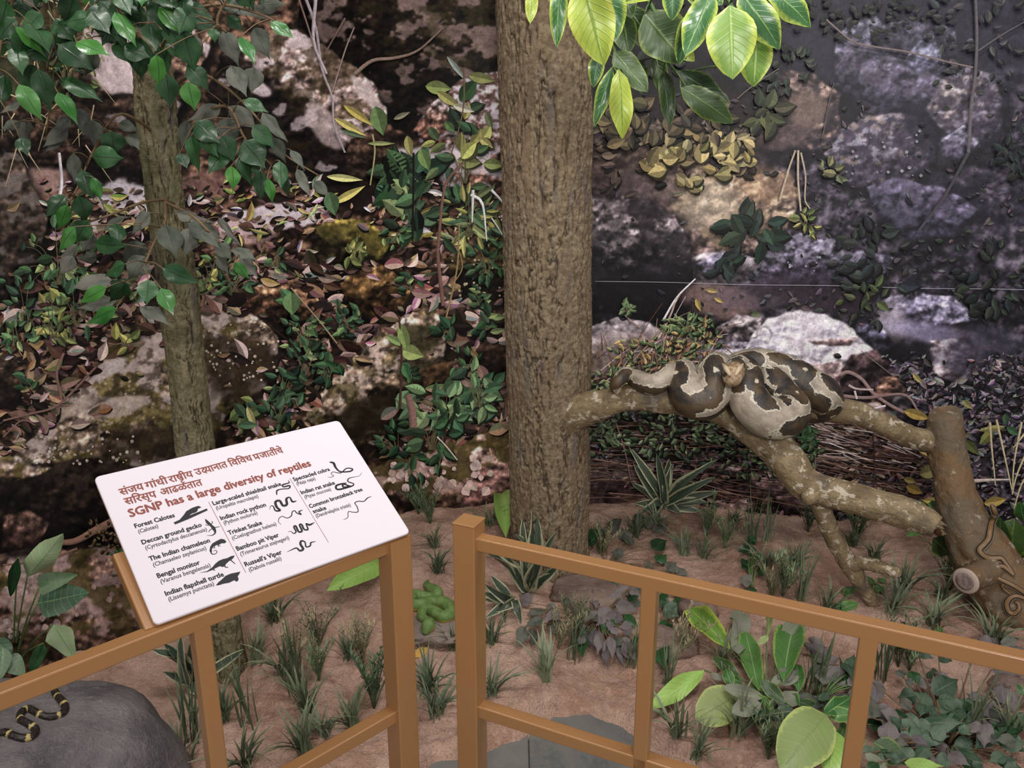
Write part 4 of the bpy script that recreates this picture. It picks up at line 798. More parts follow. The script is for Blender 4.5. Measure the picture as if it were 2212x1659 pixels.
snake_icon([(1908, 568), (1880, 580), (1860, 600), (1838, 602), (1824, 600), (1796, 612), (1812, 640), (1816, 672), (1780, 674), (1752, 672), (1748, 710), (1718, 726)], (.0008, .002, .0018, .002, .0018, .0018, .0018, .0018, .0016, .0014, .0012, .0006))
# lizard on a branch, gecko, chameleon, monitor, turtle
mb = MB(); poly(SS([(576, 744), (660, 706), (800, 650), (806, 662), (680, 720), (586, 758)]), None, '', .0003, mb)
poly(SS([(600, 744), (620, 722), (644, 694), (662, 668), (700, 646), (728, 636), (745, 632), (764, 642), (740, 652), (736, 668), (722, 678), (700, 684), (672, 704), (640, 726)]), None, '', .00031, mb)
for a in ([(700, 660), (712, 690), (706, 700)], [(664, 684), (672, 706), (688, 704)], [(728, 650), (742, 672), (740, 684)]): pass
link('lizard_silhouette', mb.mesh('lizard_silhouette', INKK, False), board)
strokes([(SS([(790, 722), (806, 744), (826, 762), (846, 784), (856, 812), (836, 830), (800, 832)]), [.0016, .0052, .0042, .0056, .0028, .0016, .0005], 0), (SS([(822, 756), (838, 746), (832, 734)]), .0014, .001), (SS([(818, 762), (800, 762), (790, 756)]), .0014, .001), (SS([(848, 776), (868, 776), (886, 770)]), .0016, .001), (SS([(842, 786), (824, 792), (812, 808)]), .0016, .001)], INKK, 'gecko_silhouette')
mb = MB(); poly(SS([(932, 874), (918, 858), (894, 854), (862, 870), (836, 886), (822, 908), (818, 934), (826, 952), (834, 940), (834, 922), (846, 906), (866, 896), (884, 894), (898, 884), (920, 884)]), None, '', .0003, mb)
link('chameleon_silhouette', mb.mesh('chameleon_silhouette', INKK, False), board)
strokes([(SS([(822, 930), (834, 955), (856, 956), (868, 942), (858, 930), (846, 938)]), [.002, .0018, .0012, .0012, .001, .0008], 0), (SS([(880, 890), (876, 902), (892, 902)]), .0016, .001), (SS([(850, 900), (852, 914), (842, 918)]), .0016, .001)], INKK, 'chameleon_silhouette')
mb = MB(); poly(SS([(986, 966), (964, 970), (936, 984), (908, 990), (880, 1002), (858, 1020), (836, 1046), (800, 1072), (748, 1082), (800, 1078), (832, 1066), (862, 1050), (888, 1038), (906, 1044), (922, 1036), (930, 1022), (950, 1004), (972, 990), (984, 976)]), None, '', .0003, mb)
link('monitor_silhouette', mb.mesh('monitor_silhouette', INKK, False), board)
strokes([(SS([(958, 996), (976, 1010), (992, 1024)]), .002, .001), (SS([(914, 1030), (926, 1044), (944, 1046)]), .0026, .0012), (SS([(852, 1046), (842, 1060), (856, 1066)]), .0026, .0012)], INKK, 'monitor_silhouette')
mb = MB(); poly(SS([(1026, 1074), (1000, 1080), (960, 1088), (924, 1104), (900, 1128), (876, 1148), (860, 1168), (882, 1166), (914, 1156), (950, 1150), (986, 1132), (1004, 1112), (1018, 1092)]), None, '', .0003, mb)
poly(SS([(985, 1110), (1010, 1110), (1014, 1128), (1004, 1142), (988, 1138)]), None, '', .00031, mb)
link('turtle_silhouette', mb.mesh('turtle_silhouette', INKK, False), board)
# ------------------------------------------------------------------ bark and trunks
def bark_mat(name, c_dark, c_mid, c_light, c_tint, sc=1.0):
    m = NT(name, .85, .2); r = m.attr('rest'); cv = m.attr('cav', 'Fac')
    n1 = m.noise(m.mapv(r, (3, 14, 14)), 1.4 * sc, 4); n2 = m.noise(r, 60, 5, .65); n3 = m.noise(r, 260, 3, .6); n4 = m.noise(m.mapv(r, (5, 30, 30)), 1.0, 3)
    c = m.mix(m.step(n2, .36, .66), c_mid, c_light); c = m.mix(m.math('MULTIPLY', m.step(n1, .5, .66), .55), c, c_tint)
    c = m.mix(m.math('MULTIPLY', m.step(n4, .55, .7), .5), c, L_(96, 92, 96)); c = m.mix(m.math('MULTIPLY', m.step(cv, .5, 0.0), .8), c, c_dark)
    m.base(c); m.bump(m.math('ADD', n2, m.math('MULTIPLY', n3, .6)), .7, .006); return m.m
BARK1 = bark_mat('grey_brown_bark', L_(54, 45, 36), L_(102, 87, 68), L_(144, 128, 104), L_(118, 98, 78))
BARK2 = bark_mat('grey_green_bark', L_(40, 34, 25), L_(96, 88, 64), L_(136, 126, 98), L_(92, 94, 66))
def bark_tube(name, pts, n, segs, mat, fr=1.0, d1=.006, d2=.006, parent=None, s_scale=9):
    st = {}
    def disp(rest, R):
        s, y, z = rest[..., 0], rest[..., 1], rest[..., 2]
        w_ = (fbm3(s * 30, y * 30, z * 30, 2, 77) - .5) * .02; a = fbm3(s * s_scale * .55 * fr, (y + w_) * 62 * fr, (z + w_) * 62 * fr, 3, 5); fur = sstep(.0, .07, np.abs(a - .5)); b = fbm3(s * s_scale * 2.2 * fr + 40, (y - w_) * 90 * fr, (z + w_) * 90 * fr, 3, 15); fur2 = sstep(0, .05, np.abs(b - .5))
        lump = fbm3(s * 34 * fr, y * 70 * fr, z * 70 * fr, 3, 9); big = fbm3(s * 6, y * 9, z * 9, 2, 19)
        st['cav'] = np.concatenate([(np.clip(fur * (.4 + .6 * fur2), 0, 1)).ravel(), [1, 1]]); return d1 * fur + d1 * .4 * fur2 + d2 * (lump - .5) * 1.6 + (big - .5) * .012
    V, F, caps, uv, rest = tube_geo(pts, n, segs, disp=disp)
    return link(name, mesh_np(name, V, [F, np.array(caps)], True, mat, uv, None, {'rest': rest, 'cav': st['cav']}), parent)
bt = thing('large_tree', 'big tree trunk with furrowed grey-brown bark in the middle', 'tree')
bark_tube('trunk', [(.142, 2.62, -.02, .150), (.142, 2.62, .10, .142), (.14, 2.62, .2, .134), (.128, 2.62, .9, .136), (.11, 2.62, 1.6, .138), (.09, 2.62, 2.3, .140), (.075, 2.62, 3.0, .142)], 720, 300, BARK1, 1.0, .0085, .0045, parent=bt)
def PR(u, v, Y, rpx):
    p = P(u, v, Y); z = (p - np.array([0, 0, CAMH])) @ CF; return (*p, rpx * z / FPX)
# mottled smooth wood of the faux branches
m = NT('mottled_smooth_wood', .62, .3); r = m.obj(); n1 = m.noise(r, 14, 5, .6); n2 = m.noise(r, 30, 5, .65, .4); n3 = m.noise(r, 90, 4, .6); rs = m.attr('rest'); n4 = m.noise(m.mapv(rs, (20, 160, 160)), 1.0, 4)
c = m.mix(m.step(n1, .36, .6), L_(112, 94, 66), L_(142, 124, 94)); c = m.mix(m.math('MULTIPLY', m.step(n3, .5, .62), .45), c, L_(92, 88, 84)); c = m.mix(m.math('MULTIPLY', m.step(n2, .54, .60), .8), c, L_(196, 186, 166)); c = m.mix(m.math('MULTIPLY', m.step(m.noise(r, 9, 3), .54, .66), .6), c, L_(74, 68, 64))
c = m.mix(m.math('MULTIPLY', m.step(n4, .56, .68), .4), c, L_(84, 68, 48)); m.base(c); m.bump(m.math('ADD', n3, m.math('ADD', m.math('MULTIPLY', n4, .6), m.math('MULTIPLY', n2, .5))), .55, .008); WOOD = m.m
m = NT('rusty_log_wood', .7, .25); r = m.obj(); n1 = m.noise(r, 9, 5, .6); n2 = m.noise(r, 26, 5, .65, .3); n3 = m.noise(r, 80, 4, .6)
c = m.mix(m.step(n1, .4, .6), L_(104, 92, 76), L_(116, 92, 66)); c = m.mix(m.math('MULTIPLY', m.step(n2, .58, .66), .7), c, L_(176, 162, 144)); c = m.mix(m.math('MULTIPLY', m.step(n3, .55, .7), .5), c, L_(82, 68, 54)); m.base(c); m.bump(m.math('ADD', n3, n2), .5, .008); WOOD2 = m.m
def wood_disp(rest, R): return (fbm3(rest[..., 0] * 14, rest[..., 1] * 22, rest[..., 2] * 22, 3, 7) - .5) * R * .34 + (fbm3(rest[..., 0] * 60, rest[..., 1] * 90, rest[..., 2] * 90, 2, 17) - .5) * .004
def woodtube(name, pts, n, segs, parent, mat=WOOD, **k):
    me = tube_mesh(name, [PR(*p) for p in pts], n, segs, mat, disp=wood_disp, **k); return link(name, me, parent)
br = woodtube('branch', [(1180, 905, 2.60, 60), (1225, 893, 2.56, 52), (1262, 884, 2.51, 38), (1290, 876, 2.48, 33), (1340, 862, 2.45, 30), (1400, 857, 2.42, 31), (1470, 866, 2.41, 31), (1560, 888, 2.40, 32), (1640, 935, 2.36, 38), (1690, 985, 2.32, 38), (1735, 1042, 2.28, 36), (1790, 1062, 2.24, 35), (1870, 1084, 2.20, 34), (1950, 1106, 2.15, 33), (2000, 1126, 2.12, 30), (2024, 1138, 2.10, 24)], 240, 44, bt)
for i in range(5):  # splintered end
    a = i * 1.3; mb = MB(); add_tube(mb, [PR(2005 + 6 * math.cos(a), 1128 + 14 * math.sin(a), 2.11, 7), PR(2026 + 4 * math.cos(a), 1138 + 13 * math.sin(a), 2.10, 5), PR(2040 + 5 * i % 9, 1143 + 11 * math.sin(a), 2.095, .8)], 8, 7); link('splinter', mb.mesh('splinter', WOOD), br)
m = NT('dark_hollow', .95, .05); m.base(L_(60, 38, 28)); HOL = m.m
mb = MB(); add_tube(mb, [PR(2026, 1150, 2.088, 3), PR(2026, 1150, 2.082, 8), PR(2026, 1150, 2.080, 1)], 6, 12); link('hollow', mb.mesh('hollow', HOL), br)
sb = woodtube('side_branch', [(1748, 1040, 2.27, 24), (1766, 1080, 2.26, 21), (1788, 1132, 2.26, 20), (1812, 1182, 2.27, 20), (1836, 1222, 2.27, 21), (1862, 1262, 2.26, 16), (1886, 1300, 2.25, 14), (1891, 1310, 2.25, 7)], 90, 22, br)
woodtube('side_branch', [(1842, 1222, 2.26, 17), (1868, 1216, 2.23, 15), (1905, 1227, 2.19, 14), (1936, 1236, 2.16, 13), (1943, 1239, 2.15, 6)], 40, 18, br)
woodtube('knot', [(1762, 1062, 2.24, 20), (1750, 1072, 2.22, 17), (1744, 1078, 2.205, 14), (1742, 1080, 2.20, 5)], 16, 18, br)
woodtube('branch', [(1540, 870, 2.44, 20), (1620, 858, 2.47, 26), (1700, 866, 2.48, 28), (1760, 878, 2.48, 28), (1830, 888, 2.48, 27), (1890, 908, 2.48, 26), (1950, 936, 2.47, 25), (2000, 952, 2.46, 25), (2035, 958, 2.45, 22)], 110, 26, bt)
st_ = thing('leaning_stump', 'leaning sawn log with a cut stub at the right edge', 'stump')
LOGP = [PR(*p) for p in [(2042, 893, 2.46, 33), (2043, 905, 2.46, 36), (2045, 960, 2.44, 37), (2056, 1020, 2.41, 38), (2068, 1080, 2.37, 42), (2090, 1140, 2.33, 50), (2124, 1200, 2.28, 60), (2162, 1260, 2.23, 70), (2220, 1318, 2.17, 76), (2300, 1375, 2.1, 80), (2420, 1440, 2.0, 84)]]
LOGP[-1] = (LOGP[-1][0], LOGP[-1][1], LOGP[-1][2] , LOGP[-1][3])
log_me = tube_mesh('log', LOGP, 200, 64, WOOD2, disp=wood_disp); log_o = link('log', log_me, st_)
woodtube('cut_stub', [(2150, 1225, 2.22, 34), (2120, 1240, 2.18, 28), (2096, 1250, 2.15, 26), (2088, 1254, 2.14, 25)], 20, 28, st_, WOOD2)
m = NT('sawn_face', .8, .2); uvn = m.obj(); nz_ = m.noise(uvn, 70, 4); m.base(m.mix(m.step(nz_, .45, .65), L_(120, 104, 100), L_(150, 134, 128))); SAWN = m.m
m = NT('pale_bark_ring', .8, .2); m.base(L_(178, 158, 146)); RING = m.m
c0, c1 = np.array(PR(2100, 1248, 2.155, 1)[:3]), np.array(PR(2086, 1255, 2.135, 1)[:3]); dd = (c1 - c0) / np.linalg.norm(c1 - c0)
mb = MB(); add_tube(mb, [(*(c1 - dd * .004), .040), (*(c1 + dd * .002), .040), (*(c1 + dd * .005), .036)], None, 30); link('bark_ring', mb.mesh('bark_ring', RING), st_)
mb = MB(); add_tube(mb, [(*(c1 + dd * .001), .029), (*(c1 + dd * .006), .028), (*(c1 + dd * .0065), .02)], None, 26); link('sawn_face', mb.mesh('sawn_face', SAWN), st_)

# ------------------------------------------------------------------ leaf templates and materials
def prof(kind, t):
    if kind == 'ficus': return .5 * (np.sin(np.pi * np.minimum(t / .86, 1) ** .82) ** .75) * (t < .86) + .5 * .16 * np.clip(1 - t, 0, 1) / .14 * (t >= .80)
    if kind == 'magnolia': return .5 * np.sin(np.pi * t ** .9) ** .72 * (1 - .15 * t)
    if kind == 'heart': return .5 * np.where(t < .25, np.sqrt(np.clip(t / .25, 0, 1)) * .98, np.cos((t - .25) / .75 * np.pi / 2) ** .8)
    if kind == 'strap': return .5 * np.clip(np.sin(np.pi * np.clip(t, 0, 1) ** .75) ** .6, 0, 1)
    if kind == 'broad': return .5 * np.sin(np.pi * t ** 1.05) ** .55
def leaf_v(kind, fold=.12, arch=.08, wave=.03, roll=.0, nx=10, seed=0):
    rs = np.random.default_rng(seed); t = np.linspace(0, 1, nx) ** .92; w = np.maximum(prof(kind, t), .0); w[0] = .015; w[-1] = .004
    vs = np.array([-1, -.5, 0, .5, 1.]); V = []; UV = []; ph = rs.uniform(0, 6)
    for i, tt in enumerate(t):
        for v in vs:
            y = v * w[i]; z = fold * abs(y) * 1.0 + arch * 4 * tt * (1 - tt) + wave * math.sin(tt * 9 + ph + (2.2 if v > 0 else 0)) * abs(v) * w[i] * 2 - roll * v * v * w[i]
            V.append((tt, y, z)); UV.append((tt, .5 + v / 2))
    F = grid_faces(5, nx); return np.array(V), F, np.array(UV)
LT = {}
def leaf_me(kind, mat, var=0):
    k = (kind, mat.name, var)
    if k not in LT:
        r = random.Random(hash_(kind) + var * 31)
        V, F, UV = leaf_v(kind, r.uniform(.05, .35), r.uniform(-.02, .10), r.uniform(.02, .09), r.uniform(-.1, .25), seed=var)
        LT[k] = mesh_np('leaf', V, F, True, mat, UV)
    return LT[k]
def hash_(s): return sum(ord(c) * (i + 3) for i, c in enumerate(s))
CAMP = np.array([0, 0, CAMH])
def leaf(parent, kind, mat, base, tip, width, tilt=.45, face=1.0, name='leaf', rnd=None):
    r = rnd or RL; base = np.asarray(base, float); tip = np.asarray(tip, float); d = tip - base; L = np.linalg.norm(d); d = d / L
    mid = (base + tip) / 2; n = (CAMP - mid); n /= np.linalg.norm(n); n = n * face + np.array([0, 0, .35]) + np.array([r.gauss(0, tilt), r.gauss(0, tilt), r.gauss(0, tilt * .7)])
    n = n - d * (n @ d); n /= np.linalg.norm(n); s = np.cross(n, d)
    o = bpy.data.objects.new(name, leaf_me(kind, mat, r.randint(0, 4))); COL.objects.link(o); o.parent = parent
    b = base - np.array(parent.location) if parent else base
    o.matrix_basis = Matrix(((d[0] * L, s[0] * width, n[0] * L, b[0]), (d[1] * L, s[1] * width, n[1] * L, b[1]), (d[2] * L, s[2] * width, n[2] * L, b[2]), (0, 0, 0, 1)))
    return o
RL = random.Random(21)
def leafmat(name, base, alt, mid, vein=None, vn_=7, va=.35, edge=None, e0=.7, e1=.95, rough=.35, dust=0.0, spec=.5, spots=0, slope=1.1):
    m = NT(name, rough, spec); uv = m.uv(); sp = m.n('ShaderNodeSeparateXYZ'); m.l(uv, sp.inputs[0]); U_, V_ = sp.outputs[0], sp.outputs[1]
    a = m.math('MULTIPLY', m.math('ABSOLUTE', m.math('SUBTRACT', V_, .5)), 2.0); oi = m.n('ShaderNodeObjectInfo').outputs['Random']
    ob = m.obj(); nz_ = m.noise(m.mapv(ob, (3, 3, 3)), 1.6, 3)
    f = m.math('ADD', m.math('MULTIPLY', oi, .7), m.math('MULTIPLY', nz_, .45)); c = m.mix(m.step(f, .25, .85), base, alt)
    if edge is not None:
        c = m.mix(m.step(m.math('ADD', a, m.math('MULTIPLY', m.math('SUBTRACT', m.noise(m.mapv(uv, (9, 5, 1)), 2.0, 3), .5), .5)), e0, e1), c, edge)
    t = m.math('FRACT', m.math('MULTIPLY', m.math('SUBTRACT', U_, m.math('MULTIPLY', a, .10 * slope)), float(vn_)))
    ln = m.math('ABSOLUTE', m.math('SUBTRACT', t, .5)); lf = m.math('MULTIPLY', m.step(ln, .12, .02), va)
    if vein is not None: c = m.mix(lf, c, vein)
    c = m.mix(m.math('MULTIPLY', m.step(a, .07, .02), .85), c, mid)
    if spots: c = m.mix(m.math('MULTIPLY', m.step(m.noise(ob, 22, 2), .68, .72), spots), c, L_(90, 96, 36))
    if dust:
        g = m.n('ShaderNodeNewGeometry'); sx = m.n('ShaderNodeSeparateXYZ'); m.l(g.outputs['Normal'], sx.inputs[0])
        dd = m.math('MULTIPLY', m.math('ADD', m.math('MULTIPLY', m.step(oi, .1, .9), .5), .5), dust)
        dn = m.math('MULTIPLY', dd, m.step(m.noise(ob, 2.5, 4), .3, .6)); c = m.mix(dn, c, L_(128, 120, 114)); m.l(m.math('ADD', m.math('MULTIPLY', dn, .4), rough), m.b.inputs['Roughness'])
    m.base(c); h = m.math('ADD', m.math('MULTIPLY', lf, -1.0 if va > .1 else -2.0), m.math('MULTIPLY', m.step(a, .1, .0), -.8)); m.bump(h, .25 if va < .1 else .35, .004); return m.m
FG = leafmat('bright_green_leaf', L_(44, 96, 38), L_(66, 118, 50), L_(28, 64, 30), L_(60, 112, 50), 9, .03, rough=.28)
FD = leafmat('dark_green_leaf', L_(16, 52, 22), L_(30, 76, 34), L_(9, 28, 14), L_(36, 80, 42), 9, .03, rough=.3, dust=.10, spec=.3)
FK = leafmat('dusty_leaf', L_(40, 56, 42), L_(70, 80, 66), L_(38, 48, 38), L_(78, 88, 74), 9, .05, rough=.5, dust=.5, spec=.3)
FP = leafmat('purple_grey_leaf', L_(72, 66, 72), L_(98, 88, 92), L_(120, 110, 108), L_(120, 110, 112), 8, .2, rough=.6, dust=.6)
FT = leafmat('teal_leaf', L_(24, 62, 38), L_(44, 86, 54), L_(84, 112, 80), L_(60, 88, 70), 8, .2, rough=.4, dust=.3)
MY = leafmat('yellow_green_leaf', L_(134, 154, 46), L_(152, 168, 62), L_(96, 128, 48), L_(104, 136, 50), 10, .4, edge=L_(174, 184, 74), e0=.6, rough=.34, spots=.35, slope=2.4)
MG = leafmat('light_green_leaf', L_(100, 140, 58), L_(116, 148, 64), L_(160, 182, 108), L_(134, 164, 84), 10, .35, edge=L_(176, 190, 78), e0=.6, rough=.32, slope=2.4)
MD = leafmat('dark_leaf_with_lime_edge', L_(44, 84, 48), L_(60, 104, 54), L_(120, 156, 84), L_(84, 124, 72), 10, .4, edge=L_(164, 182, 72), e0=.55, e1=1.0, rough=.28, slope=2.4)
MK = leafmat('deep_green_leaf', L_(42, 66, 34), L_(62, 86, 40), L_(104, 124, 62), L_(80, 102, 54), 10, .3, edge=L_(104, 122, 50), e0=.8, rough=.4, slope=2.4)  # deeper green leaf with a thin olive rim
BG_ = leafmat('broad_green_leaf', L_(52, 96, 48), L_(82, 122, 62), L_(140, 166, 112), L_(96, 132, 72), 9, .4, edge=L_(128, 154, 74), e0=.8, rough=.3, slope=2.0)
BY = leafmat('pale_broad_leaf', L_(128, 150, 84), L_(148, 160, 92), L_(124, 144, 84), L_(152, 166, 96), 9, .35, edge=L_(170, 184, 100), e0=.8, rough=.42, dust=.35, slope=2.0)
BK = leafmat('dusty_broad_leaf', L_(104, 118, 88), L_(124, 132, 106), L_(140, 148, 120), L_(132, 140, 112), 9, .25, rough=.5, dust=.6)
PT = leafmat('ivy_leaf', L_(48, 86, 58), L_(96, 128, 88), L_(110, 146, 100), L_(112, 142, 104), 8, .4, rough=.35, dust=.35)
PTL = leafmat('pale_ivy_leaf', L_(132, 156, 112), L_(146, 168, 122), L_(118, 150, 96), L_(162, 180, 138), 8, .35, rough=.42, dust=.2)
DR = leafmat('cream_edged_strap_leaf', L_(52, 74, 58), L_(72, 92, 72), L_(38, 58, 44), None, edge=L_(196, 196, 160), e0=.62, e1=.8, rough=.36, dust=.25)
LG = leafmat('lime_leaf', L_(140, 176, 84), L_(150, 184, 96), L_(164, 194, 112), L_(120, 158, 70), 9, .35, rough=.36, slope=2.)
m = NT('brown_twig', .75, .2); m.base(m.mix(m.noise(m.obj(), 40, 3), L_(92, 74, 54), L_(130, 110, 84))); TWIG = m.m
m = NT('green_stem', .5, .3); m.base(m.mix(m.noise(m.obj(), 30, 3), L_(74, 102, 56), L_(112, 138, 84))); STEM = m.m

# ------------------------------------------------------------------ slender tree on the left
stt = thing('slender_tree', 'slim leaning-looking tree trunk with dark green leaves at left', 'tree')
tb = soil_at(494, 1482); TX, TY = -.835, 1.95
tp = [(495, 1490, 2.0), (420, 950, 2.0), (378, 560, 2.0), (345, 300, 2.0), (322, 100, 2.0), (310, -40, 2.0), (300, -200, 2.0)]
zt3 = [(-.83, 1.95, -.02, .052)] + [(*P(u, v, 1.95)[:3], r) for u, v, r in ((488, 1380, .051), (440, 1090, .051), (418, 930, .051), (395, 720, .050), (376, 560, .049), (356, 420, .047), (342, 300, .046), (333, 190, .045), (326, 100, .040), (322, 20, .030), (318, -80, .02))]
zt3 = [(a, b, c, r * .86) for a, b, c, r in zt3]; zt3[0] = (zt3[1][0], 1.95, -.02, .047)
bark_tube('trunk', zt3, 520, 110, BARK2, 1.6, .004, .0035, stt, 8)
def petioles(mb, branches, bases, r=.0011):
    pts = np.vstack([spline(np.array(b), 24)[:, :3] for b in branches])
    for b in bases:
        q = pts[np.argmin(np.linalg.norm(pts - b, axis=1) + (pts[:, 2] < b[2] - .02) * .03)]
        if np.linalg.norm(q - b) < .004: continue
        mid = (q + b) / 2 + np.array([0, 0, .006]); add_tube(mb, [(*q, r * 1.3), (*mid, r), (*b, r)], 5, 4)
z1 = 2.962
YD = {'g': 1.60, 'd': 1.67, 'k': 1.77}; MT = {'g': FG, 'd': FD, 'k': FK}
LV = [(30, 20, 300, 125, 95, 'd'), (10, 130, 150, 390, 110, 'd'), (95, 170, 300, 370, 70, 'g'), (125, 430, 370, 640, 130, 'd'), (120, 540, 275, 780, 110, 'g'), (370, 590, 500, 800, 90, 'g'), (395, 500, 660, 655, 110, 'd'), (375, 285, 610, 460, 130, 'd'), (490, 270, 715, 360, 95, 'g'), (600, 110, 385, 150, 130, 'd'), (735, 80, 875, 305, 110, 'g'), (1015, 45, 1195, 235, 95, 'g'), (950, 0, 1090, 240, 95, 'd'), (1140, 40, 1415, 205, 130, 'd'), (1400, 0, 1640, 110, 110, 'k'), (1640, 40, 1835, 25, 90, 'k'), (1730, 140, 1890, 250, 70, 'g'), (1430, 195, 1530, 430, 110, 'k'), (1540, 235, 1635, 420, 80, 'g'), (1625, 175, 1730, 385, 110, 'k'), (1165, 190, 1250, 475, 150, 'd'), (1000, 350, 1012, 560, 100, 'g'), (900, 240, 900, 465, 130, 'd'), (1020, 300, 1080, 480, 80, 'd'), (1060, 475, 1090, 690, 115, 'd'), (1200, 525, 1250, 712, 100, 'g'), (1200, 415, 1340, 585, 110, 'd'), (1480, 420, 1580, 622, 105, 'k'), (1625, 430, 1610, 600, 115, 'k'), (1415, 680, 1195, 775, 90, 'k'), (1465, 680, 1655, 838, 115, 'k'), (1460, 750, 1460, 950, 125, 'k'), (1245, 780, 1410, 920, 120, 'd'), (1200, 770, 1155, 955, 62, 'k'), (1225, 870, 1275, 1108, 105, 'd'), (1450, 960, 1330, 1118, 95, 'd'), (1480, 1060, 1490, 1232, 78, 'g'), (1560, 900, 1700, 1080, 150, 'd'), (1540, 990, 1610, 1192, 85, 'd'), (1665, 1095, 1670, 1282, 80, 'd'), (1710, 1140, 1745, 1312, 60, 'g'), (1790, 1030, 1800, 1222, 82, 'd'), (1680, 720, 1845, 912, 100, 'k'), (1750, 880, 1830, 1045, 72, 'k'), (1860, 960, 1952, 1092, 50, 'k'), (1900, 1080, 1992, 1272, 60, 'k'), (2010, 1160, 2108, 1262, 60, 'k'), (30, 480, 10, 690, 85, 'd'), (130, 665, 0, 725, 70, 'k'), (165, 760, 150, 940, 95, 'k'), (125, 775, 0, 832, 52, 'k'), (450, 760, 340, 832, 60, 'k'), (500, 690, 525, 850, 100, 'k'), (590, 765, 600, 932, 115, 'k'), (430, 820, 275, 942, 72, 'k'), (405, 880, 285, 975, 62, 'k'), (710, 840, 740, 992, 130, 'd'), (590, 1000, 795, 1012, 112, 'd'), (760, 790, 888, 832, 60, 'k'), (830, 850, 892, 962, 80, 'k'), (470, 980, 480, 1182, 72, 'k'), (520, 1090, 600, 1282, 95, 'd'), (590, 1130, 650, 1292, 52, 'g'), (420, 1250, 290, 1392, 92, 'd'), (430, 1310, 375, 1472, 78, 'g'), (500, 1255, 550, 1432, 112, 'd'), (690, 130, 810, 352, 100, 'd'), (600, 60, 640, 222, 90, 'd'), (720, 20, 600, 60, 80, 'd'), (760, 0, 900, 92, 90, 'd'), (800, 60, 912, 192, 82, 'd'), (190, 150, 320, 350, 130, 'd'), (130, 880, 180, 1002, 80, 'd'), (1150, 980, 1200, 1082, 70, 'd'), (1450, 100, 1560, 205, 80, 'd'), (1360, 180, 1375, 275, 60, 'd'), (640, 10, 760, 130, 90, 'd'), (860, 20, 930, 200, 80, 'd'), (1080, 240, 1180, 400, 90, 'd'), (1600, 60, 1760, 100, 70, 'k'), (240, 440, 330, 720, 120, 'd'), (1800, 1100, 1850, 1270, 60, 'd'), (1420, 870, 1500, 1040, 110, 'd'), (1620, 800, 1760, 950, 100, 'd'), (1600, 1000, 1680, 1140, 90, 'd'), (960, 150, 1000, 330, 100, 'd'), (840, 430, 880, 560, 0, 'x'), (1300, 850, 1400, 1010, 100, 'd'), (1560, 640, 1720, 720, 70, 'd'),
      (1060, 1440, 1130, 1655, 130, 'k'), (1225, 1455, 1180, 1650, 110, 'k'), (960, 1360, 840, 1502, 90, 'k'), (1130, 1360, 1370, 1425, 90, 'k'), (1200, 1430, 1430, 1532, 110, 'k'), (1290, 1490, 1412, 1592, 62, 'k'), (1390, 1560, 1485, 1662, 80, 'k'), (1490, 1590, 1650, 1672, 70, 'k'), (800, 1385, 640, 1492, 60, 'k'), (740, 1430, 770, 1570, 95, 'd'), (610, 1560, 820, 1572, 112, 'd'), (600, 1500, 520, 1612, 90, 'k'), (930, 1560, 785, 1700, 120, 'k'), (560, 1410, 470, 1562, 100, 'd'), (480, 1450, 380, 1622, 80, 'g'), (500, 1570, 390, 1662, 72, 'k'), (1400, 1390, 1555, 1592, 42, 'k'), (1040, 1715, 1280, 1815, 100, 'd'), (950, 1790, 940, 1952, 115, 'd'), (1030, 1845, 1112, 2020, 96, 'g'), (895, 1960, 1102, 2095, 72, 'k'), (715, 1790, 450, 1848, 95, 'k'), (810, 1810, 700, 1932, 120, 'd'), (680, 1840, 500, 1942, 80, 'g'), (745, 1925, 490, 1975, 82, 'k'), (742, 1975, 545, 2072, 92, 'g'), (800, 1690, 670, 1772, 95, 'd'), (930, 1640, 820, 1792, 112, 'k'), (470, 1640, 385, 1762, 72, 'k'), (1500, 1680, 1602, 1792, 52, 'g'), (1540, 1640, 1655, 1782, 62, 'k'), (1390, 1640, 1465, 1755, 75, 'k'), (620, 1640, 500, 1660, 70, 'k')]
for q in range(44):
    a, b_ = RL.uniform(-60, 1250), RL.uniform(-80, 330); t_ = RL.uniform(.3, 2.6); LV.insert(0, (a, b_, a + 190 * math.cos(t_), b_ + 190 * math.sin(t_), RL.uniform(90, 125), RL.choice('dddk')))
for q in range(34):
    a = RL.uniform(-150, 1700); LV.append((a, RL.uniform(-330, -60), a + RL.uniform(-120, 160), RL.uniform(-60, 40) + 20, RL.uniform(80, 120), RL.choice('ddkg')))
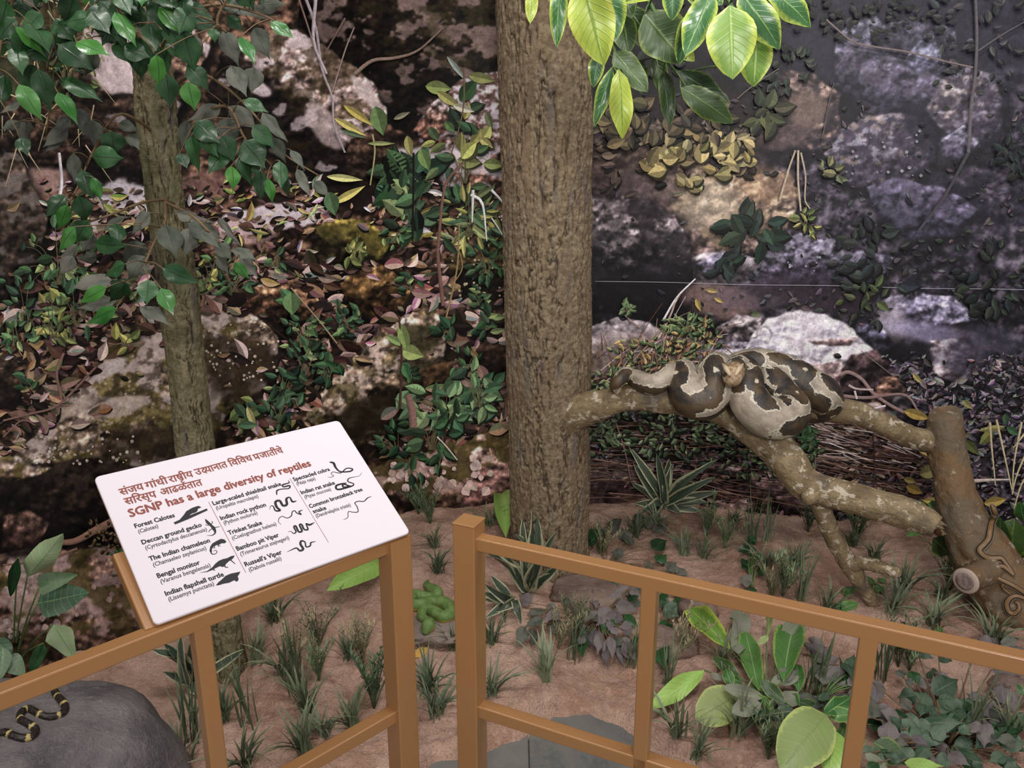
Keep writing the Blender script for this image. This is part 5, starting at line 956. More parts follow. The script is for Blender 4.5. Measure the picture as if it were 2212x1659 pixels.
BR1 = [[(345, 300, 1.95), (300, 262, 1.86), (250, 250, 1.8), (200, 330, 1.76), (165, 410, 1.72), (130, 470, 1.7)], [(325, 120, 1.92), (250, 30, 1.8), (160, 60, 1.74), (105, 130, 1.7), (108, 220, 1.72), (100, 290, 1.76)], [(325, 40, 1.92), (200, -60, 1.75), (60, -40, 1.68), (10, 60, 1.66), (-10, 200, 1.66)],
       [(335, 130, 1.9), (390, 40, 1.78), (470, 10, 1.72), (560, 30, 1.7), (600, 50, 1.7)], [(350, 210, 1.9), (420, 160, 1.82), (490, 190, 1.78), (560, 260, 1.76), (610, 330, 1.78), (690, 380, 1.8)], [(340, 60, 1.9), (300, 20, 1.76), (280, 60, 1.7), (250, 80, 1.7)],
       [(375, 440, 1.9), (350, 432, 1.84), (300, 440, 1.76), (250, 460, 1.74), (190, 480, 1.72)], [(356, 436, 1.84), (356, 480, 1.74), (330, 530, 1.7), (290, 620, 1.68), (250, 655, 1.68)], [(356, 436, 1.84), (420, 470, 1.74), (480, 530, 1.72), (520, 550, 1.72)], [(400, 300, 1.86), (410, 260, 1.8), (490, 230, 1.74), (530, 300, 1.74), (600, 370, 1.76)], [(520, -60, 1.74), (470, 40, 1.7), (490, 70, 1.7)]]
BRm = [[(*P(u, v, Y), .0042 - .0005 * i) for i, (u, v, Y) in enumerate(b)] for b in BR1]
bases = []
for (a, b, c, d, w, t) in LV:
    if t == 'x': continue
    Y0 = YD[t] + RL.uniform(-.04, .04) - (.05 if b > 1300 else 0)
    pb, pt = P(a / z1, b / z1, Y0), P(c / z1, d / z1, Y0 + RL.uniform(-.03, .02)); zc = (pb - CAMP) @ CF
    leaf(stt, 'ficus', MT[t], pb, pt, w / z1 * zc / FPX * RL.uniform(1.1, 1.35), .3); bases.append(pb)
pts_all = [spline(np.array(b), 24)[:, :3] for b in BRm]
own = [int(np.argmin([np.min(np.linalg.norm(p - b, axis=1)) for p in pts_all])) for b in bases]
for i, b in enumerate(BRm):
    mb = MB(); add_tube(mb, b, 30, 7); petioles(mb, [b], [q for q, k in zip(bases, own) if k == i]); link('twig', mb.mesh('twig', TWIG), stt)

# ------------------------------------------------------------------ big-leaved bough hanging in from above
bo = thing('leafy_bough', 'hanging bough of big lime-edged leaves at the top', 'foliage')
MM = {'y': MY, 'l': MG, 'e': MD, 'k': MK}
def c2(x, y): return 740 + x / 2.962, y / 2.962
def c3(x, y): return 1480 + x / 2.963, y / 2.963
BL2 = [(c2, 1215, -60, 1200, 152, 80, 'y', 1.86), (c2, 1390, -120, 1370, 305, 112, 'e', 1.86), (c2, 1530, -140, 1675, 422, 285, 'y', 1.80), (c2, 1690, -90, 1760, 247, 175, 'e', 1.84), (c2, 1790, 90, 1830, 345, 160, 'k', 2.0), (c2, 1735, 330, 1952, 590, 160, 'k', 1.98), (c2, 1765, 445, 1790, 892, 150, 'y', 1.88), (c2, 1725, 430, 1610, 815, 95, 'e', 1.95), (c2, 1640, 330, 1605, 562, 100, 'e', 1.97), (c2, 1930, 90, 2195, 400, 290, 'k', 1.98), (c2, 1815, 40, 2040, 355, 170, 'k', 2.04), (c2, 2055, 450, 2095, 805, 110, 'k', 2.04), (c2, 1900, 390, 1912, 605, 105, 'k', 2.06), (c2, 2110, -90, 2108, 132, 130, 'e', 1.88), (c2, 2230, 80, 2150, 415, 130, 'e', 1.92), (c2, 2000, -30, 1800, 20, 60, 'y', 1.9),
       (c3, 285, 35, 305, 508, 305, 'l', 1.80), (c3, 340, -60, 607, 318, 200, 'e', 1.84), (c3, 500, -90, 805, 177, 170, 'e', 1.86), (c3, 170, -60, 0, 362, 190, 'e', 1.86), (c3, 460, 210, 440, 557, 210, 'l', 1.88), (c3, -30, 560, 307, 787, 160, 'k', 1.94), (c3, -60, 450, 292, 662, 120, 'k', 2.0), (c3, 230, 420, 250, 487, 40, 'k', 1.95), (c3, -40, 320, 62, 392, 80, 'y', 1.96), (c3, 60, -150, 240, 30, 170, 'e', 1.9), (c2, 1480, -200, 1620, 40, 190, 'l', 1.9), (c2, 2250, -150, 2300, 60, 150, 'e', 1.9), (c2, 1290, -220, 1340, 20, 120, 'y', 1.9), (c2, 1750, -160, 1850, 120, 170, 'k', 1.98), (c2, 2000, 350, 2060, 620, 110, 'k', 2.08), (c2, 1960, 60, 2120, 260, 120, 'k', 2.06)]
SP = [[(*P(*q), r) for *q, r in s] for s in ([(1330, -160, 2.1, .009), (1310, -20, 2.05, .006), (1330, 120, 2.0, .005), (1345, 160, 1.97, .0025)], [(1345, -120, 2.05, .007), (1420, 40, 2.0, .005), (1440, 130, 2.02, .004), (1500, 200, 2.02, .0025)], [(1480, -160, 2.0, .007), (1560, -20, 1.92, .005), (1600, 40, 1.9, .0025)], [(1230, -130, 1.95, .005), (1250, -60, 1.9, .003)])]
SP[0] = [(.10, 2.52, 2.62, .011)] + SP[0]; SP[1] = [(.12, 2.52, 2.66, .010)] + SP[1]; SP[2] = [(.14, 2.52, 2.70, .010)] + SP[2]; SP[3] = [(.08, 2.50, 2.66, .008)] + SP[3]
bb_ = []
for (cf, a, b, c, d, w, t, Y0) in BL2:
    u0, v0 = cf(a, b); u1, v1 = cf(c, d); pb, pt = P(u0, v0, Y0), P(u1, v1, Y0 + RL.uniform(-.04, .0)); zc = (pb - CAMP) @ CF
    leaf(bo, 'magnolia', MM[t], pb, pt, w / 2.962 * zc / FPX * 1.12, .16); bb_.append(pb)
pts_all = [spline(np.array(b), 24)[:, :3] for b in SP]; own = [int(np.argmin([np.min(np.linalg.norm(p - b, axis=1)) for p in pts_all])) for b in bb_]
for i, b in enumerate(SP):
    mb = MB(); add_tube(mb, b, 24, 7); petioles(mb, [b], [q for q, k in zip(bb_, own) if k == i], .002); link('twig', mb.mesh('twig', STEM), bo)
# wire stretched in front of the right-hand print
uu = np.linspace(1284, 2300, 30); vvv = 606 + (uu - 1284) / 928 * 19 + np.sin(uu / 60) * .8
m = NT('galvanised_wire', .35, .5); m.base(L_(176, 174, 188)); WIRE = m.m
wp = wall_at(uu, vvv, .02); o = link('wire', tube_mesh('wire', np.hstack([wp, np.full((30, 1), .0011)]), None, 6, WIRE)); tag(o, 'thin pale wire stretched across the right-hand mural', 'wire')
# ------------------------------------------------------------------ rocks
from mathutils.bvhtree import BVHTree
def rock_mesh(name, radii, seed, mat, rough=.16, n=60, flat_top=None, fr=1.6):
    a = np.linspace(0, 2 * np.pi, n, endpoint=False); b = np.linspace(-np.pi / 2, np.pi / 2, n // 2)
    A, B = np.meshgrid(a, b); D = np.stack([np.cos(B) * np.cos(A), np.cos(B) * np.sin(A), np.sin(B)], -1)
    D = np.sign(D) * np.abs(D) ** .88; D /= np.linalg.norm(D, axis=-1)[..., None] ** .6
    q = D * fr + seed * 3.7; k = 1 + (fbm3(q[..., 0], q[..., 1], q[..., 2], 3, seed) - .5) * rough * 4 + (fbm3(q[..., 0] * 5, q[..., 1] * 5, q[..., 2] * 5, 3, seed + 5) - .5) * rough * .7
    V = D * k[..., None]
    if flat_top: V[..., 2] = np.where(V[..., 2] > flat_top, flat_top + (V[..., 2] - flat_top) * .18, V[..., 2])
    V = V.reshape(-1, 3) * np.array(radii); F = grid_faces(n, n // 2, True)
    return mesh_np(name, V, F, True, mat)
def stone_mat(name, c1_, c2_, c3_, sc=8):
    m = NT(name, .58, .35); tc = m.obj(); n1 = m.noise(tc, sc, 5, .6); n2 = m.noise(tc, sc * 5, 5, .65, .5); n3 = m.noise(tc, sc * 22, 4, .6); w = m.noise(m.mapv(tc, (1, 3, 6)), sc * 1.2, 3, .6, 1.5)
    c = m.mix(m.step(n1, .35, .65), c1_, c2_); c = m.mix(m.math('MULTIPLY', m.step(n2, .56, .72), .55), c, c3_); c = m.mix(m.math('MULTIPLY', m.step(m.math('ABSOLUTE', m.math('SUBTRACT', w, .5)), .012, .002), .35), c, L_(168, 156, 148))
    m.base(c); m.bump(m.math('ADD', m.math('ADD', n2, m.math('MULTIPLY', n3, .4)), m.math('MULTIPLY', n1, 2)), .6, .012); return m.m
GREY = stone_mat('dark_grey_stone', L_(92, 88, 90), L_(124, 118, 118), L_(144, 136, 132)); BRN = stone_mat('brown_stone', L_(104, 86, 78), L_(134, 114, 102), L_(150, 108, 76)); FLAT_ = stone_mat('slab_stone', L_(120, 108, 100), L_(140, 126, 116), L_(150, 124, 100))
def put(name, me, loc, label, cat='rock', rz=0, group=None):
    o = link(name, me); o.location = loc; o.rotation_euler = (0, 0, rz); return tag(o, label, cat, group)
bo_me = rock_mesh('boulder', (.37, .31, .335), 4, GREY, .10, 110, None, 1.1)
boulder = put('boulder', bo_me, (-1.13, 1.44, .03), 'large smooth dark grey boulder with a banded snake on it')
def bvh_of(o):
    V = [o.matrix_basis @ v.co for v in o.data.vertices]; return BVHTree.FromPolygons(V, [list(p.vertices) for p in o.data.polygons])
def cast(bv, u, v, lift, Yf):
    d = ray(u, v); d = d / np.linalg.norm(d); h = bv.ray_cast(Vector(CAMP), Vector(d))
    if h[0] is None: return P(u, v, Yf), np.array([0, 0, 1.])
    n = np.array(h[1]); n = n if n @ d < 0 else -n; return np.array(h[0]) + n * lift, n
def soilstone(name, u, v, r, seed, mat, label, sink=.3, flat=None, rz=0, rough=.14):
    p = soil_at(u, v); return put(name, rock_mesh(name, r, seed, mat, rough, 48, flat), (p[0], p[1], float(soil_h(p[0], p[1])) + r[2] * (1 - 2 * sink)), label, 'rock', rz)
slab = soilstone('flat_stone', 938, 1352, (.13, .12, .03), 3, FLAT_, 'flat stone slab under the green snake', .3, .5)
soilstone('flat_stone', 1268, 1292, (.13, .10, .05), 8, BRN, 'rounded brown stone at the foot of the big tree', .35, .5)
soilstone('stone', 1505, 1330, (.065, .07, .06), 12, BRN, 'brown stone behind the bright lime leaf, below the top rail', .3)
soilstone('stone', 1440, 1400, (.10, .07, .05), 15, BRN, 'low brown stone behind the first upright of the right railing', .35)
soilstone('stone', 2195, 1500, (.08, .05, .04), 18, BRN, 'tan stone at the right edge below the top rail', .3)
soilstone('stone', 1360, 1275, (.05, .045, .03), 21, BRN, 'small stone beside the dusty purple leaves', .35)

# ------------------------------------------------------------------ snakes
def snake_mat_python():
    m = NT('python_skin', .42, .4); r = m.attr('rest'); hd = m.attr('head', 'Fac')
    nz_ = m.n('ShaderNodeTexNoise'); m.l(r, nz_.inputs['Vector']); nz_.inputs['Scale'].default_value = 42; nz_.inputs['Detail'].default_value = 4; nz_.inputs['Roughness'].default_value = .65
    vm = m.n('ShaderNodeVectorMath', operation='MULTIPLY_ADD'); m.l(nz_.outputs['Color'], vm.inputs[0]); vm.inputs[1].default_value = (.030, .030, .030); m.l(m.mapv(r, (.8, .95, .95)), vm.inputs[2])
    v = m.voro(vm.outputs[0], 14.5, 'F1', 'Distance', .8); v2 = m.voro(vm.outputs[0], 14.5, 'F1', 'Color', .75)
    n2 = m.noise(r, 30, 3); c = m.mix(m.step(n2, .3, .7), L_(140, 128, 114), L_(182, 170, 154))
    c = m.mix(m.step(v, .62, .575), c, L_(210, 202, 182)); dark = m.mix(m.step(m.noise(r, 26, 3), .4, .65), L_(42, 39, 40), L_(84, 68, 48)); c = m.mix(m.step(v, .565, .54), c, dark)
    c = m.mix(m.step(v, .12, .09), c, L_(206, 198, 176))
    sp = m.n('ShaderNodeSeparateXYZ'); m.l(r, sp.inputs[0])
    sc = m.voro(m.mapv(r, (1, 1.4, 1.4)), 170, 'DISTANCE_TO_EDGE'); c = m.mix(m.math('MULTIPLY', m.step(sc, .10, .02), .3), c, L_(96, 84, 64))
    hn = m.noise(r, 70, 3); hc = m.mix(m.step(hn, .4, .6), L_(136, 110, 82), L_(176, 154, 126)); c = m.mix(hd, c, hc)
    m.base(c); m.bump(sc, .3, .003); return m.m
PYM = snake_mat_python()
py = thing('python', 'thick blotched python coiled over the big tree branch', 'snake')
pp = [(1328, 848, 2.41, 4), (1326, 838, 2.39, 10), (1336, 824, 2.38, 14), (1352, 808, 2.42, 16), (1364, 812, 2.46, 17), (1374, 818, 2.43, 20), (1390, 826, 2.385, 22), (1414, 830, 2.37, 23), (1436, 816, 2.39, 23), (1452, 806, 2.45, 24), (1466, 812, 2.50, 26), (1476, 806, 2.47, 31), (1478, 828, 2.39, 37), (1492, 858, 2.335, 42), (1524, 864, 2.325, 43), (1546, 836, 2.34, 42), (1544, 802, 2.39, 38), (1556, 796, 2.45, 34), (1580, 812, 2.51, 34), (1594, 800, 2.52, 36), (1606, 792, 2.50, 36), (1640, 790, 2.49, 38), (1690, 806, 2.47, 42), (1740, 832, 2.44, 44), (1776, 852, 2.42, 40), (1784, 872, 2.46, 34), (1750, 880, 2.52, 36), (1700, 860, 2.53, 38), (1668, 832, 2.49, 38), (1664, 828, 2.43, 39), (1690, 862, 2.37, 42), (1706, 890, 2.32, 45), (1676, 904, 2.28, 46), (1634, 886, 2.28, 45), (1612, 850, 2.31, 42), (1612, 816, 2.35, 36), (1612, 795, 2.385, 27), (1604, 784, 2.37, 19), (1592, 788, 2.33, 19), (1586, 802, 2.285, 23), (1582, 816, 2.255, 21), (1580, 826, 2.24, 16), (1579, 832, 2.233, 6)]
n_ = 520; ptsP = np.array([PR(*p) for p in pp]); q = spline(ptsP, n_); q[:, 3] = np.maximum(q[:, 3], .003)
V, F, caps, uv, rest = tube_geo(q, None, 40)
s_h = rest[:, 0].max(); hd = sstep(s_h - .075, s_h - .05, rest[:, 0])
link('body', mesh_np('body', V, [F, np.array(caps)], True, PYM, uv, None, {'rest': rest, 'head': hd}), py)
m = NT('snake_eye', .12, .8); m.base(L_(30, 22, 16)); EYE = m.m
m = NT('pale_head_stripe', .5, .3); m.base(L_(190, 170, 142)); STR = m.m
def ball(name, c, r, mat, parent, sc=(1, 1, 1)):
    mb = MB(); a = np.linspace(0, 2 * np.pi, 14, endpoint=False); b = np.linspace(-np.pi / 2, np.pi / 2, 9); A, B = np.meshgrid(a, b)
    V = np.stack([np.cos(B) * np.cos(A) * sc[0], np.cos(B) * np.sin(A) * sc[1], np.sin(B) * sc[2]], -1).reshape(-1, 3) * r + np.array(c); mb.add(V, grid_faces(14, 9, True).tolist()); return link(name, mb.mesh(name, mat), parent)
for uu_, vv_ in ((1566, 810), (1597, 812)): ball('eye', PR(uu_, vv_, 2.245, 1)[:3], .006, EYE, py)
for a, b in (((1561, 786), (1577, 812)), ((1605, 786), (1588, 812))):
    mb = MB(); add_tube(mb, [PR(*a, 2.29, 2), PR((a[0] + b[0]) / 2, (a[1] + b[1]) / 2 - 2, 2.245, 6), PR(*b, 2.228, 3)], 12, 8); link('head_stripe', mb.mesh('head_stripe', STR), py)
# banded snake on the boulder
m = NT('banded_snake_skin', .4, .4); r = m.attr('rest'); sp = m.n('ShaderNodeSeparateXYZ'); m.l(r, sp.inputs[0]); t = m.math('FRACT', m.math('MULTIPLY', sp.outputs[0], 26)); n1 = m.noise(r, 160, 3)
bd = m.math('ADD', m.math('ABSOLUTE', m.math('SUBTRACT', t, .5)), m.math('MULTIPLY', m.math('SUBTRACT', n1, .5), .35))
c = m.mix(m.step(m.noise(r, 300, 2), .55, .65), L_(38, 33, 32), L_(84, 72, 50)); c = m.mix(m.step(bd, .10, .05), c, L_(196, 176, 116)); m.base(c); BSK = m.m
bv = bvh_of(boulder)
pp2 = [(118, 1478, 5), (116, 1492, 7), (124, 1508, 7.5), (138, 1522, 8), (140, 1538, 8), (126, 1549, 8), (98, 1552, 8), (80, 1545, 8), (62, 1535, 8), (46, 1543, 8), (45, 1558, 8), (62, 1568, 8), (76, 1580, 8), (68, 1594, 8), (48, 1597, 8), (28, 1592, 8), (10, 1585, 8), (-8, 1592, 7), (-16, 1612, 6), (-24, 1640, 3)]
L2 = []
for u, v, rp in pp2:
    p, n = cast(bv, u, v, 0, 1.3); z = (p - CAMP) @ CF; rr_ = rp * z / FPX; L2.append((*(p + n * rr_ * .55), rr_))
bs = thing('banded_snake', 'dark snake with yellow bands winding over the grey boulder', 'snake'); link('body', tube_mesh('body', L2, 220, 16, BSK), bs)
# green pit viper on the slab
m = NT('green_snake_skin', .5, .3); r = m.attr('rest'); sc = m.voro(r, 260, 'DISTANCE_TO_EDGE'); g = m.n('ShaderNodeNewGeometry'); sx = m.n('ShaderNodeSeparateXYZ'); m.l(g.outputs['Normal'], sx.inputs[0])
ry = m.n('ShaderNodeSeparateXYZ'); m.l(r, ry.inputs[0])
c = m.mix(m.step(m.noise(r, 60, 3), .4, .6), L_(96, 122, 66), L_(116, 140, 82)); c = m.mix(m.math('MULTIPLY', m.step(sc, .1, .02), .4), c, L_(60, 96, 44)); c = m.mix(m.step(ry.outputs[1], -.001, -.006), c, L_(186, 160, 70)); m.base(c); m.bump(sc, .4, .003); GSK = m.m
bvs = bvh_of(slab); vp = []
for u, v, rp in [(924, 1258, 4), (921, 1268, 7), (931, 1278, 11), (944, 1288, 13), (938, 1298, 13), (920, 1299, 13), (902, 1294, 13), (892, 1296, 13), (886, 1306, 13), (894, 1315, 13), (912, 1312, 13), (934, 1308, 13), (956, 1310, 14), (970, 1320, 14), (972, 1334, 14), (958, 1340, 13), (942, 1332, 13), (928, 1324, 12), (914, 1326, 11), (911, 1337, 10), (920, 1344, 9), (928, 1350, 11), (926, 1358, 15), (922, 1366, 12), (917, 1373, 5)]:
    p, n = cast(bvs, u, v, 0, 2.2)
    z0 = max(float(soil_h(p[0], p[1])) + .004, .0)
    sp_ = soil_at(u, v); hit = bvs.ray_cast(Vector(CAMP), Vector(ray(u, v)).normalized())[0]
    p = np.array(hit) if hit is not None and np.linalg.norm(np.array(hit) - CAMP) < np.linalg.norm(sp_ - CAMP) else sp_
    z = (p - CAMP) @ CF; rr_ = rp * z / FPX; vp.append((p[0], p[1], p[2] + rr_ * .7, rr_))
gv_ = thing('green_snake', 'green snake with yellow belly curled on the flat slab', 'snake'); link('body', tube_mesh('body', vp, 240, 20, GSK), gv_)
ball('eye', np.array(vp[-3][:3]) + np.array([.012, -.006, .014]), .0028, EYE, gv_)
# bronzeback on the leaning stump
m = NT('bronze_snake_skin', .4, .4); r = m.attr('rest'); sp = m.n('ShaderNodeSeparateXYZ'); m.l(r, sp.inputs[0]); rad = m.attr('ang', 'Fac')
c = m.mix(m.step(rad, .18, .22), L_(122, 94, 62), L_(40, 38, 42)); c = m.mix(m.step(rad, .34, .38), c, L_(196, 182, 160)); m.base(c); BZ = m.m
bvl = BVHTree.FromPolygons([v.co for v in log_me.vertices], [list(p.vertices) for p in log_me.polygons])
bz = thing('bronze_snake', 'slim bronze and black striped snake winding over the leaning log', 'snake')
def surf_snake(pts, n, seg=12):
    L = []; N0 = None
    for u, v, rp in pts:
        p, nn_ = cast(bvl, u, v, 0, 2.27); z = (p - CAMP) @ CF; rr_ = rp * z / FPX; L.append((*(p + nn_ * rr_ * .5), rr_))
    q = spline(np.array(L), n); V, F, caps, uv, rest = tube_geo(q, None, seg, up0=(-.3, -1, .5)); a = uv[:, 1]; 
    # angle measured from the camera-facing top so that the stripes run along the back
    C = np.repeat(q[:, :3], seg, 0); o_ = V[:-2] - C; o_ /= np.linalg.norm(o_, axis=1)[:, None] + 1e-9; up = np.array([-.45, -.65, .6]); up /= np.linalg.norm(up)
    T = np.gradient(q[:, :3], axis=0); T /= np.linalg.norm(T, axis=1)[:, None]; T = np.repeat(T, seg, 0); ux = up[None] - T * (T @ up)[:, None]; ux /= np.linalg.norm(ux, axis=1)[:, None] + 1e-9
    ang = np.arccos(np.clip((o_ * ux).sum(1), -1, 1)) / np.pi; ang = np.concatenate([ang, [0, 0]])
    return link('body', mesh_np('body', V, [F, np.array(caps)], True, BZ, uv, None, {'rest': rest, 'ang': ang}), bz)
surf_snake([(2141, 1090, 3), (2143, 1097, 6), (2147, 1108, 7), (2145, 1120, 6), (2139, 1134, 7), (2136, 1150, 8), (2134, 1165, 8), (2124, 1177, 8), (2116, 1188, 8), (2120, 1199, 8), (2132, 1206, 8), (2148, 1207, 7), (2162, 1207, 7), (2172, 1218, 6), (2184, 1236, 6), (2188, 1243, 5), (2180, 1236, 6), (2166, 1226, 7), (2153, 1227, 7), (2148, 1237, 7), (2156, 1249, 7), (2172, 1257, 7), (2190, 1266, 7), (2212, 1282, 7), (2222, 1292, 6), (2212, 1293, 6), (2194, 1288, 6), (2181, 1294, 7), (2175, 1306, 7), (2180, 1321, 7), (2192, 1325, 7), (2201, 1316, 6), (2199, 1304, 5), (2192, 1300, 3)], 300)
surf_snake([(2218, 1284, 5), (2196, 1272, 5), (2178, 1262, 5), (2168, 1264, 5), (2170, 1272, 4), (2184, 1284, 2)], 50)

# ------------------------------------------------------------------ planting
def lp(u, v, lift):
    p = soil_at(u, v); d = CAMP - p; return p + d / np.linalg.norm(d) * lift
def plant(name, label, cat, base, leaves, kind, matk, crop, Y=None, lift=.05, stem=STEM, wf=1.1, tilt=.3, sr=.0022, stem_name='stem'):
    g = soil_at(*base); t = thing(name, label, cat, (float(g[0]), float(g[1]), float(g[2]) - .004)); g[2] -= .01; mb = MB()
    for L in leaves:
        a, b, c, d, w, mt = L[:6]; kd = L[6] if len(L) > 6 else kind; u0, v0 = crop(a, b); u1, v1 = crop(c, d)
        if Y is not None: Y0 = Y + RL.uniform(-.02, .02); pb, pt = P(u0, v0, Y0), P(u1, v1, Y0 + RL.uniform(-.05, .0))
        else: l0 = lift * RL.uniform(.6, 1.2); pb, pt = lp(u0, v0, l0), lp(u1, v1, l0 * RL.uniform(.7, 1.3))
        zc = (pb - CAMP) @ CF; leaf(t, kd, matk[mt], pb, pt, w * wf * zc / FPX * SCL[0], tilt)
        mid = (g + pb) / 2 + np.array([0, 0, .015]); o = np.array(t.location); add_tube(mb, [(*(g - o), sr * 1.3), (*(mid - o), sr), (*(pb - o), sr * .8)], 7, 5)
    s = link(stem_name, mb.mesh(stem_name, stem), t); return t
def fill(lst, n, x0, x1, y0, y1, keys, L0, L1, seed):
    r = random.Random(seed); out = []
    for _ in range(n):
        a = r.uniform(0, 6.28); L = r.uniform(L0, L1); x, y = r.uniform(x0, x1), r.uniform(y0, y1); out.append((x, y, x + L * math.cos(a), y + L * math.sin(a) * .8, L * r.uniform(.42, .6), r.choice(keys)))
    return out + lst
SCL = [1.0]
idn = lambda x, y: (x, y); ca = lambda x, y: (x / 2.967, 1100 + y / 2.967); cb = lambda x, y: (740 + x / 2.967, 1100 + y / 2.967); cc3 = lambda x, y: (1480 + x / 2.967, 1100 + y / 2.967)
cd_ = lambda x, y: (1380 + x / 4.608, 1240 + y / 4.608); ce = lambda x, y: (1850 + x / 5.041, 1330 + y / 5.041); cf_ = lambda x, y: (1960 + x / 5.53, 1080 + y / 5.53); cg = lambda x, y: (1100 + x / 5.531, 1200 + y / 5.531); ch = lambda x, y: (1280 + x / 3.606, 640 + y / 3.606)
SCL[0] = 1 / 2.967
plant('climbing_plant', 'tall climbing plant with heart-shaped leaves at the left edge', 'plant', (28, 1440), [(175, 435, 405, 155, 150, 'l'), (118, 310, 68, 562, 62, 'k'), (240, 605, 572, 532, 190, 'd'), (250, 500, 500, 418, 120, 'd'), (345, 738, 482, 960, 150, 'l'), (275, 860, 195, 1055, 80, 'k'), (20, 940, 160, 1065, 120, 'd'), (10, 880, -30, 1130, 110, 'd'), (-40, 820, 60, 1000, 120, 'd')], 'heart', {'l': PTL, 'd': PT, 'k': FD}, ca, Y=1.62)
def strap_plant(label, base, tips, w, mats=DR, Y=None, lift=.08, cat='plant', name='strap_leaved_plant', bend=.0):
    g = soil_at(*base); t = thing(name, label, cat, (float(g[0]), float(g[1]), float(g[2]) - .003)); g[2] += .003
    for tu, tv in tips:
        Yt = g[1] + RL.uniform(-.10, -.02) if Y is None else Y; pt = P(tu, tv, Yt); gg = g.copy()
        zs = float(soil_h(pt[0], pt[1]))
        if pt[2] < zs + .02: pt = lp(tu, tv, lift * RL.uniform(.5, 1))
        zc = (pt - CAMP) @ CF; leaf(t, 'strap', mats, gg + np.array([RL.uniform(-.01, .01), RL.uniform(-.01, .01), 0]), pt, w * zc / FPX, .35)
    return t
strap_plant('cream-edged strap-leaved plant right of the big trunk, under the branch', (1434, 1092), [(1358, 965), (1368, 1000), (1364, 1042), (1372, 1088), (1382, 1112), (1418, 978), (1452, 1000), (1446, 990), (1552, 992), (1546, 1030), (1552, 1062), (1530, 1086), (1512, 1104), (1470, 1110), (1410, 1112), (1402, 1050)], 21)
strap_plant('cream-edged strap-leaved plant at the foot of the big tree', (1143, 1280), [(1148, 1096), (1128, 1118), (1203, 1146), (1043, 1190), (1112, 1152), (1160, 1110), (1207, 1222), (1198, 1236), (1082, 1180), (1128, 1200), (1150, 1190), (1098, 1210)], 24)
strap_plant('cream-edged strap-leaved plant low beside the end post', (1108, 1300), [(1046, 1262), (1046, 1296), (1050, 1334), (1126, 1348), (1060, 1244), (1070, 1322), (1092, 1346), (1040, 1280)], 21)
strap_plant('cream-edged strap-leaved plant between the boulder and slim trunk', (415, 1478), [(328, 1404), (348, 1386), (390, 1370), (412, 1384), (528, 1402), (470, 1420), (352, 1452), (440, 1500), (424, 1404)], 24)
SCL[0] = 1.0
plant('lime_leaf_plant', 'single upright lime-green leaf left of the big trunk', 'plant', (1092, 1180), [(1093, 1162, 1084, 1066, 46, 'l')], 'magnolia', {'l': LG}, idn, lift=.1)
plant('lime_leaf_plant', 'single drooping lime-green leaf under the sign', 'plant', (835, 1262), [(826, 1216, 706, 1276, 56, 'l')], 'magnolia', {'l': LG}, idn, lift=.14)
SCL[0] = 1 / 5.531
PK_ = {'p': FP, 'k': FK, 'd': FD, 't': FT}
plant('dusty_ground_creeper', 'creeper with dusty purple-grey leaves in front of the big tree', 'plant', (1290, 1345), fill([], 26, 820, 1560, 300, 1100, 'ppkd', 140, 230, 7) + [(270, 570, 110, 470, 130, 'p'), (430, 640, 200, 720, 130, 'k'), (600, 680, 400, 790, 110, 'p'), (440, 600, 590, 660, 90, 'k'), (400, 760, 180, 860, 110, 'k'), (540, 755, 540, 960, 150, 'k'), (190, 850, 80, 1110, 120, 'k'), (300, 880, 260, 1100, 110, 'k'), (830, 700, 1030, 740, 120, 'k'), (850, 760, 760, 960, 150, 'p'), (1230, 640, 1030, 850, 140, 'p'), (1290, 660, 1195, 905, 150, 'p'), (1270, 590, 1550, 660, 130, 'p'), (1240, 480, 1190, 500, 90, 'p'), (1440, 390, 1195, 500, 90, 'p'), (1400, 400, 1545, 440, 80, 'p'), (1330, 330, 1250, 390, 90, 'k'), (1470, 860, 1310, 880, 140, 'p'), (1080, 920, 1050, 1195, 100, 'p'), (1150, 1040, 1165, 1340, 90, 'p'), (1200, 960, 1240, 1250, 90, 'p'), (1290, 1000, 1370, 1340, 90, 'p'), (1350, 1040, 1540, 1270, 130, 'p'), (870, 960, 880, 1220, 130, 'd'), (1090, 260, 1190, 400, 110, 'k'), (930, 340, 860, 470, 80, 'p'), (960, 400, 1010, 560, 80, 'p'), (980, 470, 1040, 660, 80, 'p'), (900, 490, 980, 640, 80, 'p'), (1050, 480, 1080, 600, 70, 'p'), (800, 300, 900, 400, 80, 'p'), (600, 270, 740, 440, 90, 'k'), (640, 520, 760, 580, 60, 'k'), (1380, 700, 1540, 860, 110, 'd'), (1500, 960, 1540, 1180, 120, 'd'), (150, 620, 20, 680, 90, 'k'), (1000, 900, 1010, 1100, 90, 'p'), (1230, 860, 1300, 960, 80, 'p'), (1180, 1000, 1120, 1200, 80, 'p'), (1400, 1060, 1480, 1250, 90, 'p'), (1500, 330, 1600, 420, 80, 'k'), (1030, 240, 1130, 330, 90, 'd'), (880, 210, 960, 330, 80, 'd'), (1470, 560, 1590, 620, 90, 'k')], 'ficus', PK_, cg, lift=.06, stem=TWIG, sr=.0016, wf=1.3)
SCL[0] = 1 / 2.967
